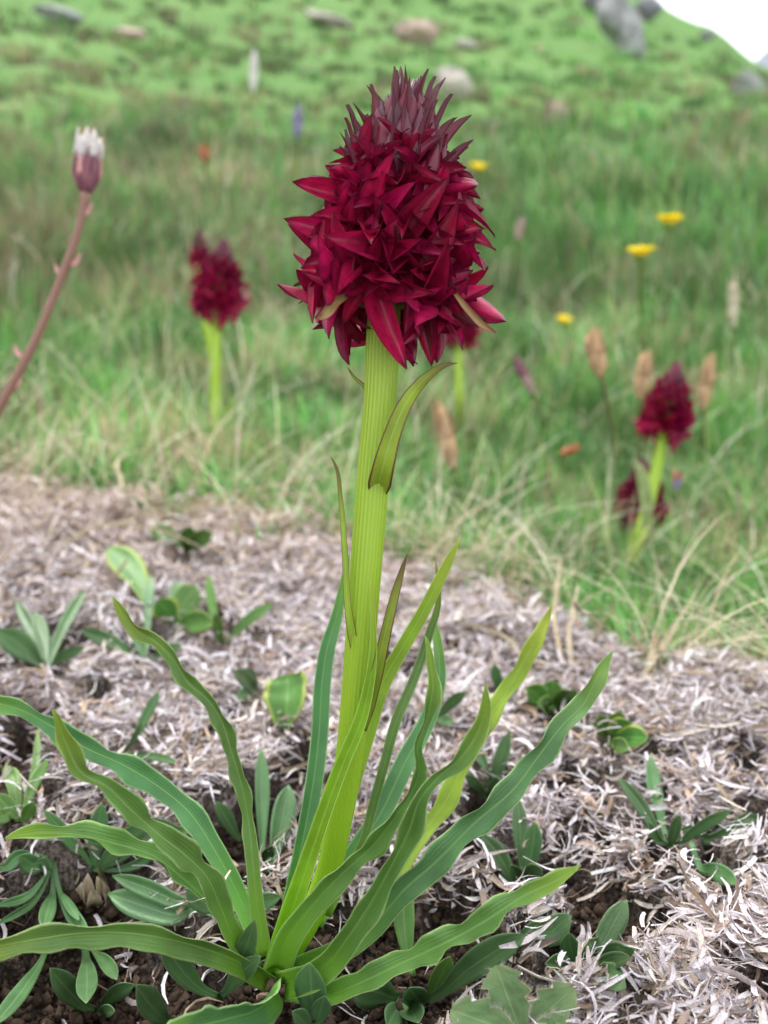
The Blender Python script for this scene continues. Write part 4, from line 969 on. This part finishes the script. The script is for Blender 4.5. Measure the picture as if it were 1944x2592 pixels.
# hairy lobed leaf
def lobed(px, py, wpx, hpx, d, rot, label_parent, tilt):
    """one lobe of the leaf: an ovate outline with three teeth, hairs along the rim"""
    base = P(px, py, d); s = S(d)
    a = norm(RGT * math.sin(R(rot)) + UPV * math.cos(R(rot)) * .75 + FWD * tilt)
    b = norm(np.cross(a, norm(CAM - base))); nn = np.cross(b, a)
    V = []; UV = []; F = []; n = 26; nc = 9
    for i in range(n):
        t_ = i / (n - 1); w_ = wpx * (math.sin(math.pi * min(1, t_ * .95 + .02))**.6) * (.6 + .4 * t_)
        teeth = 1 + .55 * ((1 - ((t_ * 3.6 + .15) % 1)) - .55) * (t_ > .3)
        for j in range(nc):
            u_ = j / (nc - 1) * 2 - 1
            V.append(base + a * (t_ * hpx * s) + b * (u_ * w_ / 2 * s * teeth) + nn * s * (abs(u_) * w_ * .16 - t_ * t_ * hpx * .12 + 4 * math.sin(t_ * 18 + u_ * 5) * .5)); UV.append(((u_ + 1) / 2, t_))
    F = [(i * nc + j, i * nc + j + 1, (i + 1) * nc + j + 1, (i + 1) * nc + j) for i in range(n - 1) for j in range(nc - 1)]
    V = np.array(V); o_ = n * nc; V2 = V - nn * .0003
    F = F + [tuple(o_ + q for q in f[::-1]) for f in F]
    lo = link('leaf_lobe', mesh('leaf_lobe', np.r_[V, V2] - V[0], F, UV + UV), Matrix.Translation(Vector(V[0])), label_parent, 'hairy_leaf')
    hb_ = []; 
    for i in range(n):
        for j in (0, nc - 1):
            for q in range(5):
                k = i * nc + j; k2 = min(i + 1, n - 1) * nc + j; p0 = V[k] + (V[k2] - V[k]) * random.random()
                out_ = b * (1 if j else -1)
                p1 = p0 + (out_ * random.uniform(.6, 1) + a * random.uniform(.0, .9) + nn * random.uniform(-.3, .5)) * 17 * s
                e = a * .35 * s
                hb_ += [p0 - e, p0 + e, p1]
    hv = np.array(hb_); hm = fast_mesh('hairs', hv - V[0], np.arange(len(hv)).reshape(-1, 3))
    link('hairs', hm, Matrix.Translation(Vector(V[0])), lo, 'pale_hair')['kind'] = 'stuff'
hy = drop(P(1300, 2640, .136))
hleaf = thing('hairy_leaf_plant', hy, 'greyish hairy lobed leaf with toothed edges beside the bleached litter', 'plant')
leaf_obj('leaf_stalk', hleaf, 'hairy_leaf', [hy, P(1308, 2625, .1345), P(1315, 2605, .134)], [14 * S(.13)] * 3, n=8, nc=5)
for a in ((1318, 2612, 130, 165, .1335, -16, .1), (1330, 2608, 112, 160, .1335, 42, .05), (1305, 2616, 120, 170, .1325, -64, .0), (1330, 2614, 90, 140, .1325, 82, .0)): lobed(*a[:6], hleaf, a[6])

# dead brown bud among the left rosettes
db = gat(232, 2290)
deadb = thing('dead_bud', db, 'papery brown dead bud of overlapping scales in the left rosette', 'dead plant')
for k in range(14):
    th = k * 2.4; er = np.array((math.cos(th), math.sin(th), 0)); rr_ = .0012 + .0012 * (k / 14)
    p0 = db + er * .0006; hh = .0075 - .0045 * k / 14
    leaf_obj('scale', deadb, 'dry_blade' if k % 3 else 'dark_dry_blade', [p0, p0 + er * rr_ + np.array((0, 0, hh * .5)), p0 + er * rr_ * .7 + np.array((0, 0, hh))], [.0012, .0028, .0005], face=er, n=8, nc=5, thick=.0002)

# ------------------------------------------------------------------ litter round those plants
strips('dead_leaf_litter', 40000, .0022, .0072, .0003, .00085, .115, .52, 34, 'pale grey shredded dead leaves matted over the soil', .0018, loose=.006)
strips('coarse_dead_leaves', 3000, .005, .0105, .0005, .0011, .115, .45, 34, 'larger strips of bleached dead leaf lying on the mat', .0025, loose=.006)
strips('dead_leaf_fibres', 16000, .0035, .0095, .00012, .0003, .115, .45, 34, 'thin bleached fibres of dead leaf scattered through the litter', .0024, loose=.035)

# ------------------------------------------------------------------ dry blades one can pick out

def dry(way, label, mat='dry_blade', group=None):
    ds = []
    pts = []
    for i, (a, b, w_) in enumerate(way):
        if i == 0: d0 = gdepth(a, b); d = d0
        else: d = min(d0 + .35 * (gdepth(a, b) - d0), gdepth(a, b) * .97, d0 * 1.25)
        ds.append(d); pts.append(P(a, b, d))
    pts[0] = drop(pts[0])
    v, f, uv = ribbon(pts, [w_ * S(d) for (a, b, w_), d in zip(way, ds)], fold=.5, thick=.00015, n=26, nc=5)
    c = v[0].copy(); o = link('dry_grass_blade', mesh('dry_grass_blade', v - c, f, uv), Matrix.Translation(Vector(c)), None, mat)
    return tag(o, label, 'dry grass', group)
many = ('thin straw blade arching over the mat between withered stalk and thick orchid stem', 'thin straw blade arching over the mat between thick orchid stem and leaning orchid')
SGS = ('straw blades on the withered stalk side', 'straw blades on the leaning orchid side')
for way in ([(360, 1335, 9), (560, 1255, 9), (700, 1225, 8), (850, 1198, 4)], [(380, 1300, 8), (480, 1240, 9), (600, 1205, 8), (700, 1190, 3)], [(300, 1330, 8), (470, 1290, 8), (640, 1260, 7), (830, 1250, 3)],
            [(250, 1345, 8), (400, 1290, 8), (520, 1275, 7), (650, 1290, 3)], [(420, 1330, 8), (400, 1230, 7), (440, 1160, 6), (520, 1100, 3)], [(305, 1310, 8), (308, 1230, 8), (320, 1150, 7), (345, 1140, 3)],
            [(1010, 1480, 8), (1110, 1370, 8), (1220, 1280, 7), (1370, 1195, 3)], [(1000, 1500, 8), (1130, 1420, 8), (1250, 1370, 7), (1345, 1340, 3)], [(1040, 1520, 8), (1180, 1440, 8), (1280, 1440, 7), (1310, 1400, 3)],
            [(1060, 1540, 8), (1200, 1500, 9), (1330, 1520, 8), (1400, 1590, 3)], [(1000, 1570, 9), (1140, 1570, 9), (1290, 1620, 8), (1330, 1680, 3)], [(1090, 1440, 7), (1150, 1330, 7), (1200, 1240, 6), (1215, 1200, 3)],
            [(620, 1420, 9), (740, 1340, 9), (830, 1320, 8), (900, 1330, 3)], [(130, 1400, 9), (250, 1330, 9), (400, 1340, 8), (520, 1390, 3)]):
    k = int(way[0][0] > 950); dry(way, many[k], group=SGS[k])
dry([(-20, 1230, 12), (60, 1165, 14), (120, 1120, 10), (155, 1106, 3)], 'pale straw blade sticking up under the withered flower stalk')
dry([(1428, 1720, 12), (1412, 1620, 13), (1405, 1520, 13), (1420, 1410, 4)], 'taller of two upright straw blades behind the right orchid leaf tips')
dry([(1452, 1720, 12), (1442, 1640, 13), (1448, 1560, 13), (1463, 1480, 4)], 'shorter of two upright straw blades behind the right orchid leaf tips')
dry([(1570, 1790, 12), (1640, 1690, 12), (1710, 1580, 11), (1775, 1476, 4)], 'straight straw blade slanting up out of the meadow edge')
dry([(1650, 1860, 12), (1760, 1845, 12), (1860, 1800, 12), (1960, 1782, 8)], 'cream straw blade lying over the right rim of the mat')
dry([(1480, 1700, 10), (1505, 1620, 12), (1540, 1550, 11), (1566, 1520, 4)], 'dark olive dry blade beside the leaning orchid base', 'dark_dry_blade')
dry([(1610, 1760, 10), (1640, 1690, 14), (1655, 1630, 12), (1640, 1600, 6)], 'curled beige dead leaf tip at the meadow edge')
dry([(1700, 2180, 9), (1760, 2260, 11), (1800, 2330, 10), (1818, 2400, 4)], 'thin brown stalk fallen below the star-shaped rosette')
dry([(1760, 1900, 9), (1820, 1990, 10), (1880, 2060, 10), (1930, 2090, 4)], 'grey straw blade fallen across the litter by the star-shaped rosette')
dry([(705, 2240, 10), (720, 2280, 10), (735, 2310, 9), (745, 2335, 4)], 'short cream stalk lying at the foot of the spoon-shaped leaves')
dry([(650, 1920, 14), (720, 1950, 16), (770, 1935, 12), (800, 1915, 4)], 'curled grey dead strip lying left of the orchid stem')

# ------------------------------------------------------------------ rocks on the hillside
def rock(px, py, wpx, hpx, mat, label, seed, name='boulder', cat='rock', deep=.8, rot=0.0, d=None):
    d = d or gdepth(px, py + hpx * .5)
    c = P(px, py, d); s = S(d)
    rg = np.random.default_rng(seed)
    import bmesh
    bm = bmesh.new(); bmesh.ops.create_icosphere(bm, subdivisions=3, radius=1)
    V = np.array([v.co for v in bm.verts])
    for k in range(9):
        nrm_ = norm(rg.normal(size=3)); lim = rg.uniform(.55, .9); dd = V @ nrm_
        V = V - np.outer(np.maximum(dd - lim, 0), nrm_)
    V += .05 * np.stack([fbm(V[:, 0] * 3 + k * 5 + 9, V[:, 1] * 3 + V[:, 2] * 3 + 20, 3) - .5 for k in range(3)], -1) * 3
    V[:, 0] *= wpx / 2 * s * 1.15; V[:, 2] *= hpx / 2 * s * 1.25; V[:, 1] *= wpx / 2 * s * deep
    cr, sr = math.cos(R(rot)), math.sin(R(rot)); V[:, 0], V[:, 2] = V[:, 0] * cr - V[:, 2] * sr, V[:, 0] * sr + V[:, 2] * cr
    F = [tuple(v.index for v in f.verts) for f in bm.faces]; bm.free()
    o = link(name, mesh(name, V, F, None, False), Matrix.Translation(Vector(c)), None, mat)
    return tag(o, label, cat)
rock(1405, 295, 58, 66, 'pink_rock', 'pale pinkish upright stone on the meadow bank', 1)
rock(1060, 82, 105, 62, 'pink_rock', 'brownish pink boulder high on the green hillside', 2)
rock(1182, 114, 62, 28, 'pale_rock', 'small pale stone beside the brownish pink boulder', 3)
rock(825, 52, 150, 34, 'pale_rock', 'long pale slab slanting down the green hillside', 4, rot=-22)
rock(150, 45, 130, 42, 'grey_rock', 'grey half-buried rock at the top of the tufted bank', 5, rot=-12)
rock(318, 88, 90, 36, 'pink_rock', 'low brown rock beside the grey half-buried rock', 6)
rock(1142, 215, 95, 70, 'pale_rock', 'pale flat rock behind the tip of the crimson flower head', 7, rot=-25)
rock(1245, 325, 60, 34, 'pale_rock', 'low pale stone in the grass behind the crimson flower head', 8)
rock(1570, 62, 88, 150, 'grey_rock', 'large grey crag jutting from the hillside below the ridge', 9, 'crag', 'rock', .8, 28)
rock(1600, 115, 60, 70, 'grey_rock', 'broken grey block at the foot of the large grey crag', 15, 'crag', 'rock', .8, 20)
rock(1640, 25, 70, 60, 'dark_rock', 'dark rock face between the grey crag and the skyline', 16, 'crag', 'rock', .8, 30)
rock(1525, 10, 90, 50, 'dark_rock', 'dark broken rock above the large grey crag', 10, 'crag', 'rock')
rock(1790, 92, 40, 22, 'dark_rock', 'small dark rock standing on the skyline ridge', 12, 'crag', 'rock')
rock(1895, 215, 80, 60, 'grey_rock', 'grey scree rock at the low end of the ridge', 13, 'crag', 'rock')
print('petals', NP, HUMP, 'triangles', sum(len(o.data.polygons) for o in COL.objects if o.type == 'MESH'))
